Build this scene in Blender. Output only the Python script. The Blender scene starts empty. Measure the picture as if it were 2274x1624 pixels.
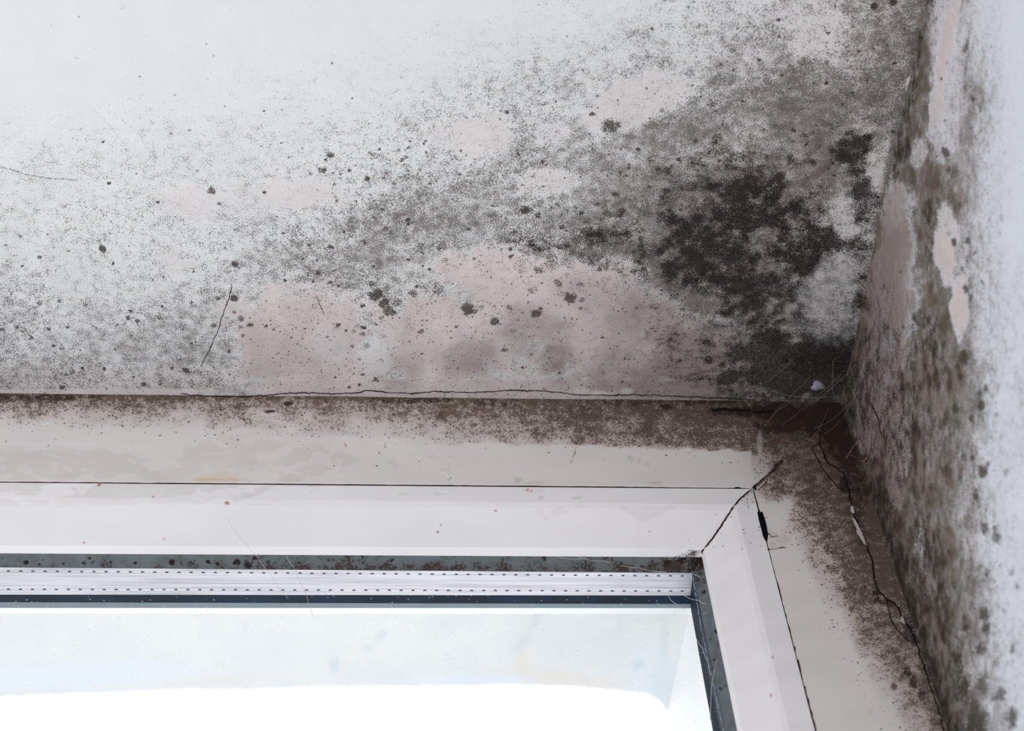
import bpy, math, random
import numpy as np
from mathutils import Matrix, Vector
random.seed(4); rng = np.random.default_rng(7)
SC = bpy.context.scene; COL = SC.collection

# ------------------------------------------------------------------ camera
W, H = 2274, 1624
ax, ay, az, F = -0.9235, -0.1356, -0.0959, 4062.0
def _rot(ax, ay, az):
    Rx = np.array([[1,0,0],[0,math.cos(ax),-math.sin(ax)],[0,math.sin(ax),math.cos(ax)]])
    Ry = np.array([[math.cos(ay),0,math.sin(ay)],[0,1,0],[-math.sin(ay),0,math.cos(ay)]])
    Rz = np.array([[math.cos(az),-math.sin(az),0],[math.sin(az),math.cos(az),0],[0,0,1]])
    return Rz @ Rx @ Ry
R = _rot(ax, ay, az) @ np.array([[1,0,0],[0,0,-1],[0,1,0]], float)   # world (X right, Y outwards, Z up) -> camera (right, down, forward)
CAM = np.array([0.0, -0.62, 1.45])
cd = bpy.data.cameras.new('camera'); cam = bpy.data.objects.new('camera', cd); COL.objects.link(cam)
M = Matrix.Identity(4)
for i in range(3):
    M[i][0] = R[0, i]; M[i][1] = -R[1, i]; M[i][2] = -R[2, i]; M[i][3] = CAM[i]
cam.matrix_world = M
cd.sensor_width = 36.0; cd.lens = F * 36.0 / W; cd.clip_start = 0.01; cd.clip_end = 50
cd.dof.use_dof = True; cd.dof.aperture_fstop = 10.0
SC.camera = cam

def ray(px, py):
    d = R.T @ np.array([px - W/2, py - H/2, F]); return d / np.linalg.norm(d)
def proj(P):
    q = (np.asarray(P) - CAM) @ R.T
    z = np.maximum(q[..., 2], 0.02)
    return q[..., 0] / z * F + W/2, q[..., 1] / z * F + H/2
def hit(px, py, p0, n):
    d = ray(px, py); return CAM + d * (np.dot(np.asarray(p0) - CAM, n) / np.dot(d, n))
def hitY(px, py, Y): return hit(px, py, np.array([0, Y, 0]), np.array([0, 1.0, 0]))

# ------------------------------------------------------------------ light: overcast sky all round, one soft interior light
w = bpy.data.worlds.new('world'); SC.world = w; w.use_nodes = True
nt = w.node_tree; bg = nt.nodes['Background']
tc = nt.nodes.new('ShaderNodeTexCoord'); sp = nt.nodes.new('ShaderNodeSeparateXYZ'); mr = nt.nodes.new('ShaderNodeMapRange')
mixw = nt.nodes.new('ShaderNodeMix'); mixw.data_type = 'RGBA'
nt.links.new(tc.outputs['Generated'], sp.inputs[0]); nt.links.new(sp.outputs['Y'], mr.inputs['Value'])
mr.inputs['From Min'].default_value = -0.25; mr.inputs['From Max'].default_value = 0.25
nt.links.new(mr.outputs['Result'], mixw.inputs['Factor'])
mz = nt.nodes.new('ShaderNodeMapRange'); nt.links.new(sp.outputs['Z'], mz.inputs['Value'])
mz.inputs['From Min'].default_value = -0.9; mz.inputs['From Max'].default_value = 0.25
mixr = nt.nodes.new('ShaderNodeMix'); mixr.data_type = 'RGBA'; nt.links.new(mz.outputs['Result'], mixr.inputs['Factor'])
mixr.inputs['A'].default_value = (0.80, 0.84, 0.91, 1)      # the room behind the camera: pale floor below,
mixr.inputs['B'].default_value = (0.30, 0.30, 0.31, 1)      # dimmer walls and ceiling above
nt.links.new(mixr.outputs['Result'], mixw.inputs['A'])
mixw.inputs['B'].default_value = (1.46, 1.48, 1.50, 1)      # the bright white sky outside
nt.links.new(mixw.outputs['Result'], bg.inputs['Color']); bg.inputs['Strength'].default_value = 1.0
def area(name, loc, target, size, power, color):
    l = bpy.data.lights.new(name, 'AREA'); l.shape = 'RECTANGLE'; l.size = size; l.size_y = size; l.energy = power; l.color = color
    o = bpy.data.objects.new(name, l); COL.objects.link(o); o.location = loc
    o.rotation_euler = (Vector(target) - Vector(loc)).to_track_quat('-Z', 'Y').to_euler(); return o
room_light = area('room_light', (-1.6, -2.2, 0.9), (0, 0, 2.0), 1.6, 14, (1.0, 0.97, 0.96))
SC.view_settings.view_transform = 'Standard'; SC.view_settings.look = 'None'
SC.view_settings.gamma = 1.0; SC.view_settings.exposure = 0.0; SC.view_settings.use_curve_mapping = False

# ------------------------------------------------------------------ the corner and its stations
A_ = CAM + ray(1672, 1083) * 0.86
nm = np.array([1, 0, -1.0]) / math.sqrt(2)
def miter(px, py): return hit(px, py, A_, nm)
class St:                                   # a profile point: (head left end, mitred corner, jamb foot)
    def __init__(s, corner, left, bottom, Y=None):
        s.c = miter(*corner) if Y is None else hitY(*corner, Y)
        Y = s.c[1]
        l = hitY(*left, Y); b = hitY(*bottom, Y)
        s.l = s.c + (l - s.c) * 2.2; s.b = s.c + (b - s.c) * 1.9
    def off(s, dy=0, d=0):                   # shifted copy: outwards dy, away from the glass d
        o = object.__new__(St); v = np.array([0, dy, 0]); k = np.array([d, 0, d])
        o.c = s.c + v + k; o.l = s.l + v + np.array([0, 0, d]); o.b = s.b + v + np.array([d, 0, 0]); return o
P0 = St((1868, 893), (0, 873), (2103, 1624))
A0 = St((1672.5, 1084), (0, 1070), (1812, 1624))
A1 = St((1671, 1086.3), (0, 1071.8), (1809.6, 1624))
AG = A0.off(0.006, 0)
B0 = St((1634, 1121), (0, 1104), (1753, 1624))
B1 = St((1624, 1133), (0, 1117), (1738, 1624))
C0 = St((1564, 1218), (0, 1212), (1649, 1624))
C1 = St((1559, 1236), (0, 1227), (1638, 1624))
D0 = St((1539, 1272), (0, 1259.5), (1609, 1624))
YD = D0.c[1]
# depth along the glazing unit: find Y for which the head edge line falls on a given picture row
def y_for_row(row, st=D0):
    lo, hi = YD, YD + 0.3
    for _ in range(50):
        m = (lo + hi) / 2; v = proj(np.array([st.c[0], m, st.c[2]]))[1]
        lo, hi = (m, hi) if v < row else (lo, m)
    return m
YS = y_for_row(1323)
S1 = St((1533, 1323), (0, 1321), (1600, 1624), YS)
YK = y_for_row(1342); K1 = St((1533, 1342), (0, 1338), (1585, 1624), YK)
YE = y_for_row(1351); E1 = St((1534, 1351), (0, 1350.6), (1583, 1624), YE)
YL = y_for_row(1364); L1 = St((1531, 1364), (0, 1363), (1578, 1624), YL)
cd.dof.focus_distance = float(((miter(1600, 1150) - CAM) @ R.T)[2]) - 0.012

# ------------------------------------------------------------------ helpers
def tag(o, label=None, cat=None, group=None, kind=None):
    if label: o['label'] = label
    if cat: o['category'] = cat
    if group: o['group'] = group
    if kind: o['kind'] = kind
    return o
def mesh_obj(name, V, Fc, mats, parent=None, attrs=None, smooth=False, mi=None):
    V = np.asarray(V, float)
    me = bpy.data.meshes.new(name)
    if isinstance(Fc, np.ndarray) and Fc.ndim == 2:
        n = len(Fc); k = Fc.shape[1]
        me.vertices.add(len(V)); me.vertices.foreach_set('co', V.ravel())
        me.loops.add(n*k); me.loops.foreach_set('vertex_index', Fc.ravel().astype(np.int32))
        me.polygons.add(n); me.polygons.foreach_set('loop_start', np.arange(0, n*k, k, dtype=np.int32))
        me.update(calc_edges=True)
    else:
        me.from_pydata([tuple(v) for v in V], [], [tuple(int(i) for i in f) for f in Fc])
    for m in (mats if isinstance(mats, (list, tuple)) else [mats]): me.materials.append(m)
    if mi is not None: me.polygons.foreach_set('material_index', np.asarray(mi, np.int32))
    for k_, a in (attrs or {}).items():
        at = me.attributes.new(k_, 'FLOAT_COLOR', 'POINT'); at.data.foreach_set('color', np.clip(a, 0, 4).astype(np.float32).ravel())
    if smooth: me.polygons.foreach_set('use_smooth', np.ones(len(me.polygons), bool))
    me.update()
    o = bpy.data.objects.new(name, me); COL.objects.link(o)
    if parent: o.parent = parent
    return o
def gridfaces(nu, nv, base=0):
    i, j = np.meshgrid(np.arange(nu-1), np.arange(nv-1), indexing='ij'); a = (i*nv + j + base).ravel()
    return np.stack([a, a+nv, a+nv+1, a+1], 1)
def bil(a, b, c, d, us, vs):                  # a-b along u at v=0, d-c at v=1
    U = us[:, None, None]; V_ = vs[None, :, None]
    return ((a*(1-U)+b*U)*(1-V_) + (d*(1-U)+c*U)*V_).reshape(-1, 3)

_lat = {}
def vn(x, y, s, seed=0):                      # value noise 0..1
    if seed not in _lat: _lat[seed] = np.random.default_rng(100+seed).random((256, 256))
    L = _lat[seed]; x = x/s + 1000; y = y/s + 1000
    xi = np.floor(x).astype(int); yi = np.floor(y).astype(int); fx = x-xi; fy = y-yi
    fx = fx*fx*(3-2*fx); fy = fy*fy*(3-2*fy)
    g = lambda a, b: L[a % 256, b % 256]
    return (g(xi, yi)*(1-fx)+g(xi+1, yi)*fx)*(1-fy) + (g(xi, yi+1)*(1-fx)+g(xi+1, yi+1)*fx)*fy
def fbm(x, y, s, seed=0, o=3):
    t = 0; a = 1; n = 0
    for k in range(o): t = t + a*vn(x, y, s/2**k, seed+k); n += a; a *= .55
    return t/n
def sst(x, a, b):
    t = np.clip((x-a)/(b-a), 0, 1); return t*t*(3-2*t)
def table(u, v, xs, ys, T):
    T = np.array(T, float); xs = np.array(xs, float); ys = np.array(ys, float)
    u = np.clip(u, xs[0], xs[-1]); v = np.clip(v, ys[0], ys[-1])
    i = np.clip(np.searchsorted(xs, u, 'right')-1, 0, len(xs)-2); j = np.clip(np.searchsorted(ys, v, 'right')-1, 0, len(ys)-2)
    fx = (u-xs[i])/(xs[i+1]-xs[i]); fy = (v-ys[j])/(ys[j+1]-ys[j]); fx = fx*fx*(3-2*fx); fy = fy*fy*(3-2*fy)
    return (T[j, i]*(1-fx)+T[j, i+1]*fx)*(1-fy)+(T[j+1, i]*(1-fx)+T[j+1, i+1]*fx)*fy
def ells(u, v, L, soft=.35, wob=.35, seed=20, s=30):   # union of wobbly ellipses: (x, y, rx, ry, deg, strength)
    out = np.zeros_like(u); nz = (fbm(u, v, s, seed, 4)-.5)*2*wob
    for (x, y, rx, ry, dg, k) in L:
        m = (np.abs(u-x) < 2*(rx+ry)) & (np.abs(v-y) < 2*(rx+ry))
        if not m.any(): continue
        c, s_ = math.cos(math.radians(dg)), math.sin(math.radians(dg)); du = u[m]-x; dv = v[m]-y
        r = np.sqrt(((du*c+dv*s_)/rx)**2+((-du*s_+dv*c)/ry)**2) + nz[m]
        out[m] = np.maximum(out[m], k*(1-sst(r, 1-soft, 1+soft)))
    return out
def spots(u, v, L, fl=.8, seed=40):
    out = np.zeros_like(u); nz = fbm(u, v, 7, seed, 2)-.5; hal = np.zeros_like(u)
    for (x, y, r, k) in L:
        m = (np.abs(u-x) < 2.5*r) & (np.abs(v-y) < 2.5*r)
        if not m.any(): continue
        d = np.sqrt((u[m]-x)**2+((v[m]-y)/fl)**2)/r + nz[m]*.9
        out[m] = np.maximum(out[m], k*(1-sst(d, .35, 1.25)))
    return out
def poly_mask(u, v, polys, wob=3, seed=60, s=14, soft=2.0):
    uu = u+(fbm(u, v, s, seed, 3)-.5)*2*wob; vv = v+(fbm(u, v, s, seed+5, 3)-.5)*1.4*wob
    out = np.zeros_like(u)
    for P, k in polys:
        xs = [p[0] for p in P]; ys = [p[1] for p in P]
        m = (uu > min(xs)-6) & (uu < max(xs)+6) & (vv > min(ys)-6) & (vv < max(ys)+6)
        if not m.any(): continue
        a = uu[m]; b = vv[m]; ins = np.zeros(len(a), bool); dist = np.full(len(a), 1e9)
        for i in range(len(P)):
            (x1, y1), (x2, y2) = P[i], P[(i+1) % len(P)]
            if y1 != y2:
                c = ((y1 > b) != (y2 > b)) & (a < (x2-x1)*(b-y1)/(y2-y1)+x1); ins ^= c
            t = np.clip(((a-x1)*(x2-x1)+(b-y1)*(y2-y1))/((x2-x1)**2+(y2-y1)**2+1e-9), 0, 1)
            dist = np.minimum(dist, np.hypot(a-x1-t*(x2-x1), b-y1-t*(y2-y1)))
        sd = np.where(ins, dist, -dist)
        out[m] = np.maximum(out[m], k*sst(sd, -soft, soft))
    return out
def line_mask(u, v, P, wd, seed=80, wob=1.5):
    out = np.zeros_like(u); uu = u+(fbm(u, v, 9, seed, 2)-.5)*2*wob; vv = v+(fbm(u, v, 9, seed+3, 2)-.5)*2*wob
    for i in range(len(P)-1):
        (x1, y1), (x2, y2) = P[i], P[i+1]
        m = (uu > min(x1, x2)-2*wd) & (uu < max(x1, x2)+2*wd) & (vv > min(y1, y2)-2*wd) & (vv < max(y1, y2)+2*wd)
        if not m.any(): continue
        a = uu[m]; b = vv[m]
        t = np.clip(((a-x1)*(x2-x1)+(b-y1)*(y2-y1))/((x2-x1)**2+(y2-y1)**2+1e-9), 0, 1)
        d = np.hypot(a-x1-t*(x2-x1), b-y1-t*(y2-y1))
        out[m] = np.maximum(out[m], 1-sst(d, wd*.4, wd))
    return out

# ------------------------------------------------------------------ materials
def new_mat(name):
    m = bpy.data.materials.new(name); m.use_nodes = True; nt = m.node_tree
    return m, nt, nt.nodes, nt.links, nt.nodes['Principled BSDF']
class G:                                       # small node-graph helper
    def __init__(s, nt): s.nt = nt; s.n = nt.nodes; s.l = nt.links
    def _in(s, sock, v):
        if hasattr(v, 'is_linked') or isinstance(v, bpy.types.NodeSocket): s.l.new(v, sock)
        else: sock.default_value = v
    def math(s, op, a, b=0.0, clamp=False):
        n = s.n.new('ShaderNodeMath'); n.operation = op; n.use_clamp = clamp; s._in(n.inputs[0], a); s._in(n.inputs[1], b); return n.outputs[0]
    def rng(s, v, a, b, c=0.0, d=1.0, smooth=True):
        n = s.n.new('ShaderNodeMapRange'); n.interpolation_type = 'SMOOTHSTEP' if smooth else 'LINEAR'
        s._in(n.inputs['Value'], v); s._in(n.inputs['From Min'], a); s._in(n.inputs['From Max'], b)
        n.inputs['To Min'].default_value = c; n.inputs['To Max'].default_value = d; return n.outputs['Result']
    def mix(s, f, a, b):
        n = s.n.new('ShaderNodeMix'); n.data_type = 'RGBA'; s._in(n.inputs['Factor'], f)
        for k, x in (('A', a), ('B', b)):
            if isinstance(x, tuple): n.inputs[k].default_value = (*x, 1)
            else: s.l.new(x, n.inputs[k])
        return n.outputs['Result']
    def noise(s, scale, detail=2, rough=.5, vec=None, sc=None):
        n = s.n.new('ShaderNodeTexNoise'); n.inputs['Scale'].default_value = scale; n.inputs['Detail'].default_value = detail
        n.inputs['Roughness'].default_value = rough; s.l.new(vec or s.obj(sc), n.inputs['Vector']); return n.outputs['Fac']
    def obj(s, sc=None):
        if not hasattr(s, '_tc'): s._tc = s.n.new('ShaderNodeTexCoord')
        if sc is None: return s._tc.outputs['Object']
        m = s.n.new('ShaderNodeMapping'); m.inputs['Scale'].default_value = sc; s.l.new(s._tc.outputs['Object'], m.inputs[0]); return m.outputs[0]
    def voro(s, scale, what='Distance', sc=None):
        n = s.n.new('ShaderNodeTexVoronoi'); n.inputs['Scale'].default_value = scale; s.l.new(s.obj(sc), n.inputs['Vector']); return n
    def attr(s, name):
        a = s.n.new('ShaderNodeAttribute'); a.attribute_name = name; q = s.n.new('ShaderNodeSeparateColor'); s.l.new(a.outputs['Color'], q.inputs[0])
        return q.outputs[0], q.outputs[1], q.outputs[2], a.outputs['Alpha']
def lin(r, g, b):
    f = lambda c: (c/255)/12.92 if c/255 <= .04045 else ((c/255+.055)/1.055)**2.4
    return (f(r), f(g), f(b))

def plaster_mat(name, white, speck, speck2, pink, dark, grain=1900, fcol=None, fmax=.66):
    m, nt, N, L, bs = new_mat(name); g = G(nt)
    S, K, P, T = g.attr('m1'); Br, Wh, Dot, Tint = g.attr('m2')
    nf = g.noise(grain, 1.5, .6); nm_ = g.noise(260, 2, .5); nl = g.noise(60, 2, .5); nb = g.noise(115, 3, .6)
    gr = g.rng(nf, .30, .70, 0, 1, False)                      # fine grain 0..1
    base = g.mix(g.rng(nl, .3, .7), white, tuple(c*.97 for c in white))
    pk = g.mix(g.rng(nb, .35, .65), pink, tuple(c*.93 for c in pink))
    pk = g.mix(g.math('MULTIPLY', Tint, g.rng(nb, .2, .8, 1.25, .75), True), pk, tuple(a*b for a, b in zip(pink, (.44, .405, .385))))
    base = g.mix(P, base, pk)
    # fine grey growth: soft fine grain, clumped by the middle scale, never quite closing
    n1 = g.math('ADD', g.math('MULTIPLY', nf, .70), g.math('MULTIPLY', nm_, .30))
    thr = g.math('SUBTRACT', .655, g.math('MULTIPLY', S, .27))
    a = g.rng(n1, g.math('SUBTRACT', thr, .055), g.math('ADD', thr, .085))
    a = g.math('MULTIPLY', a, g.rng(S, .0, .06))
    scol = g.mix(Br, speck, speck2)
    scol = g.mix(g.rng(nb, .35, .62), scol, tuple(c*.62 for c in speck2))
    film = g.math('MULTIPLY', g.rng(S, .36, 1.02, 0, fmax), g.rng(nb, .3, .7, .65, 1.15))
    col = g.mix(film, base, fcol or tuple(c*f_ for c, f_ in zip(pink, (.25, .235, .225))))
    col = g.mix(g.math('MULTIPLY', a, .78), col, scol)
    col = g.mix(g.math('MULTIPLY', g.rng(S, .05, .3, .05, .16), gr), col, tuple(c*.4 for c in pink))
    # dark growth plus painted corner shade, mottled at several scales
    kk = g.math('ADD', K, g.math('ADD', g.math('ADD', g.math('MULTIPLY', g.math('SUBTRACT', nm_, .5), .9), g.math('MULTIPLY', g.math('SUBTRACT', nb, .5), 1.5)), g.math('MULTIPLY', g.math('SUBTRACT', nf, .5), 1.1)))
    km = g.math('MULTIPLY', g.rng(kk, .06, .80), g.rng(K, .02, .18))
    col = g.mix(g.math('MULTIPLY', km, g.rng(nf, .3, .7, .74, .96)), col, dark)
    # separate colonies, granular
    tt = g.math('ADD', T, g.math('MULTIPLY', g.math('SUBTRACT', nf, .5), 1.6))
    tm = g.math('MULTIPLY', g.rng(tt, .18, .80), g.rng(T, .03, .2))
    col = g.mix(g.math('MULTIPLY', tm, .9), col, g.mix(Br, tuple(c*.42 for c in speck), tuple(c*.36 for c in speck2)))
    # tiny crisp dots, in clusters
    for vs_, r0, r1 in ((520, .30, .12), (800, .26, .10)):
        v = g.voro(vs_); q = N.new('ShaderNodeSeparateColor'); L.new(v.outputs['Color'], q.inputs[0])
        dm = g.math('MULTIPLY', g.rng(v.outputs['Distance'], r0, r1), g.math('LESS_THAN', q.outputs[0], g.math('MULTIPLY', Dot, g.rng(nb, .42, .62, .15, 1.6))))
        col = g.mix(g.math('MULTIPLY', dm, .8), col, dark)
    col = g.mix(g.math('MULTIPLY', Wh, g.rng(nf, .3, .7, 1.0, .55)), col, tuple(c*.9 for c in white))
    L.new(col, bs.inputs['Base Color']); bs.inputs['Roughness'].default_value = .9; bs.inputs['Specular IOR Level'].default_value = .15
    bp = N.new('ShaderNodeBump'); bp.inputs['Strength'].default_value = .35; bp.inputs['Distance'].default_value = .0006
    L.new(g.math('ADD', nf, g.math('MULTIPLY', nl, 1.2)), bp.inputs['Height']); L.new(bp.outputs[0], bs.inputs['Normal'])
    return m
M_soffit = plaster_mat('mouldy_white_plaster', lin(227, 227, 227), lin(98, 87, 80), lin(94, 79, 66), lin(221, 208, 206), lin(25, 18, 17))
M_wall = plaster_mat('mouldy_wall_plaster', lin(222, 226, 235), lin(108, 98, 88), lin(118, 104, 88), lin(216, 203, 201), lin(42, 33, 28), 1400, lin(88, 76, 64), 1.0)

def frame_mat(name, white):
    m, nt, N, L, bs = new_mat(name); g = G(nt)
    S, K, Re, Ye = g.attr('m1'); Ru, Br, Lt, Ln = g.attr('m2')
    nf = g.noise(1500, 1.5, .6); nm_ = g.noise(300, 2, .5); nl = g.noise(25, 2, .5, sc=(1, 1, 3))
    base = g.mix(g.rng(nl, .3, .7), white, tuple(c*.95 for c in white))
    base = g.mix(g.math('MULTIPLY', Re, .5), base, lin(180, 164, 146))
    base = g.mix(g.math('MULTIPLY', Ye, .6), base, lin(214, 186, 118))
    base = g.mix(g.math('MULTIPLY', g.rng(S, .05, .8), .74), base, lin(168, 146, 131))
    # countable-looking dots where sparse
    col = base
    for sc_, r0, r1 in ((560, .30, .10), (900, .36, .14)):
        v = g.voro(sc_); q = N.new('ShaderNodeSeparateColor'); L.new(v.outputs['Color'], q.inputs[0])
        rad = g.math('ADD', r1, g.math('MULTIPLY', q.outputs[1], .20))
        dm = g.math('MULTIPLY', g.rng(v.outputs['Distance'], g.math('ADD', rad, .10), g.math('SUBTRACT', rad, .06)), g.math('LESS_THAN', q.outputs[0], g.math('MULTIPLY', S, .95)))
        col = g.mix(g.math('MULTIPLY', dm, .82), col, g.mix(q.outputs[2], lin(66, 58, 52), lin(112, 88, 62)))
    n1 = g.math('ADD', g.math('MULTIPLY', nf, .6), g.math('MULTIPLY', nm_, .4))
    thr = g.math('SUBTRACT', .74, g.math('MULTIPLY', S, .36))
    a = g.math('MULTIPLY', g.rng(n1, g.math('SUBTRACT', thr, .06), g.math('ADD', thr, .06)), g.rng(S, .12, .5))
    col = g.mix(g.math('MULTIPLY', a, .85), col, lin(78, 63, 46))
    col = g.mix(Br, col, tuple(c for c in lin(70, 54, 46)))  # grime film together with the painted corner shade
    kk = g.math('ADD', K, g.math('ADD', g.math('MULTIPLY', g.math('SUBTRACT', nm_, .5), .9), g.math('MULTIPLY', g.math('SUBTRACT', nf, .5), 1.2)))
    km = g.math('MULTIPLY', g.rng(kk, .22, .78), g.rng(K, .02, .18))
    col = g.mix(g.math('MULTIPLY', km, .93), col, lin(46, 32, 26))
    col = g.mix(Ru, col, lin(178, 104, 66))
    col = g.mix(g.math('MULTIPLY', Lt, .8), col, lin(236, 232, 232))
    L.new(col, bs.inputs['Base Color'])
    bs.inputs['Roughness'].default_value = .42; bs.inputs['Specular IOR Level'].default_value = .35
    bp = N.new('ShaderNodeBump'); bp.inputs['Strength'].default_value = .12; bp.inputs['Distance'].default_value = .0003
    L.new(nm_, bp.inputs['Height']); L.new(bp.outputs[0], bs.inputs['Normal'])
    return m
M_frame = frame_mat('white_window_plastic', lin(229, 221, 217))
M_bead = frame_mat('white_bead_plastic', lin(249, 245, 245))

def plain(name, col, rough=.6, metal=0, spec=.4, var=0, scale=80, col2=None, bump=0):
    m, nt, N, L, bs = new_mat(name); g = G(nt); c = lin(*col)
    nz = g.noise(scale, 3, .6); L.new(g.mix(g.rng(nz, .35, .68), c, lin(*col2) if col2 else tuple(x*(1-var) for x in c)), bs.inputs['Base Color'])
    bs.inputs['Roughness'].default_value = rough; bs.inputs['Metallic'].default_value = metal; bs.inputs['Specular IOR Level'].default_value = spec
    if bump:
        bp = N.new('ShaderNodeBump'); bp.inputs['Strength'].default_value = bump; bp.inputs['Distance'].default_value = .0005
        L.new(nz, bp.inputs['Height']); L.new(bp.outputs[0], bs.inputs['Normal'])
    return m
M_crack = plain('crack_dark', (34, 28, 28), .95, var=.3, spec=.05)
M_groove = plain('groove_dirt', (70, 42, 36), .95, col2=(30, 22, 22), spec=.05, scale=60)
M_black = plain('black_gap', (18, 20, 26), .95, var=.2, spec=.05)
M_web = plain('cobweb_silk', (205, 196, 190), .6, var=.1)
M_lump = plain('white_plaster_lump', (158, 158, 166), .9, var=.25, spec=.1, bump=.5, scale=500)
M_spider = plain('spider_brown', (150, 116, 96), .7, var=.25, scale=600)
M_flake = plain('bare_paint_flake', (196, 184, 182), .8, var=.12, spec=.1, scale=300)
M_seal = plain('navy_seal_and_reflection', (20, 40, 60), .6, col2=(10, 24, 38), spec=.12, scale=40)
M_grey = plain('grey_outer_gasket', (128, 142, 150), .5, var=.08)
M_outlip = plain('white_outer_frame', (246, 247, 248), .5, var=.02)
M_hole = plain('perforation_dark', (66, 76, 92), .7, var=.15)

M_gedge = plain('frosted_glass_edge', (150, 164, 184), .5, col2=(66, 80, 100), scale=900)
def gasket_mat():
    m, nt, N, L, bs = new_mat('grey_glazing_gasket'); g = G(nt)
    S, K, Re, Ye = g.attr('m1')
    nf = g.noise(900, 2, .55); nm_ = g.noise(170, 2, .5)
    base = g.mix(g.rng(nm_, .3, .7), lin(112, 121, 126), lin(98, 104, 106))
    base = g.mix(g.math('MULTIPLY', g.rng(S, .2, .9), .5), base, lin(92, 84, 74))
    n1 = g.math('ADD', g.math('MULTIPLY', nf, .5), g.math('MULTIPLY', nm_, .5)); thr = g.math('SUBTRACT', .74, g.math('MULTIPLY', S, .32))
    a = g.math('MULTIPLY', g.rng(n1, g.math('SUBTRACT', thr, .04), g.math('ADD', thr, .05)), g.rng(S, 0, .1))
    col = g.mix(g.math('MULTIPLY', a, .85), base, lin(56, 40, 34))
    kk = g.math('ADD', K, g.math('MULTIPLY', g.math('SUBTRACT', nf, .5), 1.2))
    col = g.mix(g.math('MULTIPLY', g.rng(kk, .25, .8), g.rng(K, .02, .15)), col, lin(38, 27, 24))
    L.new(col, bs.inputs['Base Color']); bs.inputs['Roughness'].default_value = .6; bs.inputs['Specular IOR Level'].default_value = .2
    return m
M_gasket = gasket_mat()
def spacer_mat():
    m, nt, N, L, bs = new_mat('brushed_aluminium_spacer'); g = G(nt)
    n1 = g.noise(900, 3, .6, sc=(.02, 1, 1)); n2 = g.noise(30, 2)
    c = g.mix(g.rng(n1, .35, .7), lin(236, 234, 240), lin(196, 194, 202))
    L.new(c, bs.inputs['Base Color']); bs.inputs['Metallic'].default_value = .35; bs.inputs['Roughness'].default_value = .38
    return m
M_spacer = spacer_mat()
def glass_mat():
    m = bpy.data.materials.new('dusty_window_glass'); m.use_nodes = True; nt = m.node_tree; g = G(nt); N = nt.nodes; L = nt.links
    N.remove(N['Principled BSDF']); out = N['Material Output']
    tr = N.new('ShaderNodeBsdfTransparent'); tr.inputs[0].default_value = (.985, .99, .99, 1)
    gl = N.new('ShaderNodeBsdfGlossy'); gl.inputs['Roughness'].default_value = .03; gl.inputs[0].default_value = (1, 1, 1, 1)
    fr = N.new('ShaderNodeFresnel'); fr.inputs['IOR'].default_value = 1.12
    m1 = N.new('ShaderNodeMixShader'); L.new(fr.outputs[0], m1.inputs[0]); L.new(tr.outputs[0], m1.inputs[1]); L.new(gl.outputs[0], m1.inputs[2])
    df = N.new('ShaderNodeBsdfDiffuse'); df.inputs[0].default_value = (.93, .96, 1, 1)
    v = g.voro(420); q = N.new('ShaderNodeSeparateColor'); L.new(v.outputs['Color'], q.inputs[0])
    dust = g.math('MULTIPLY', g.rng(v.outputs['Distance'], .16, .05), g.math('LESS_THAN', q.outputs[0], .20))
    scr = g.noise(110, 4, .75, sc=(.4, 1, 1.6)); scm = g.rng(scr, .66, .78, 0, .22)
    a = g.math('MAXIMUM', g.math('MULTIPLY', dust, .8), scm)
    m2 = N.new('ShaderNodeMixShader'); L.new(a, m2.inputs[0]); L.new(m1.outputs[0], m2.inputs[1]); L.new(df.outputs[0], m2.inputs[2]); L.new(m2.outputs[0], out.inputs[0])
    return m
M_glass = glass_mat()
def ext_mat():
    m, nt, N, L, bs = new_mat('weathered_outside_render'); g = G(nt)
    a, b, c_, d_ = g.attr('m1'); nl = g.noise(30, 3, .6); nf = g.noise(900, 1)
    c = g.mix(g.rng(nl, .3, .7), lin(231, 232, 232), lin(224, 227, 229))
    c = g.mix(g.math('MULTIPLY', a, .75), c, lin(228, 220, 213)); c = g.mix(g.math('MULTIPLY', b, .75), c, lin(188, 205, 214)); c = g.mix(g.math('MULTIPLY', c_, .75), c, lin(225, 232, 246))
    L.new(c, bs.inputs['Base Color']); bs.inputs['Roughness'].default_value = .9
    return m
M_ext = ext_mat()

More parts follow.
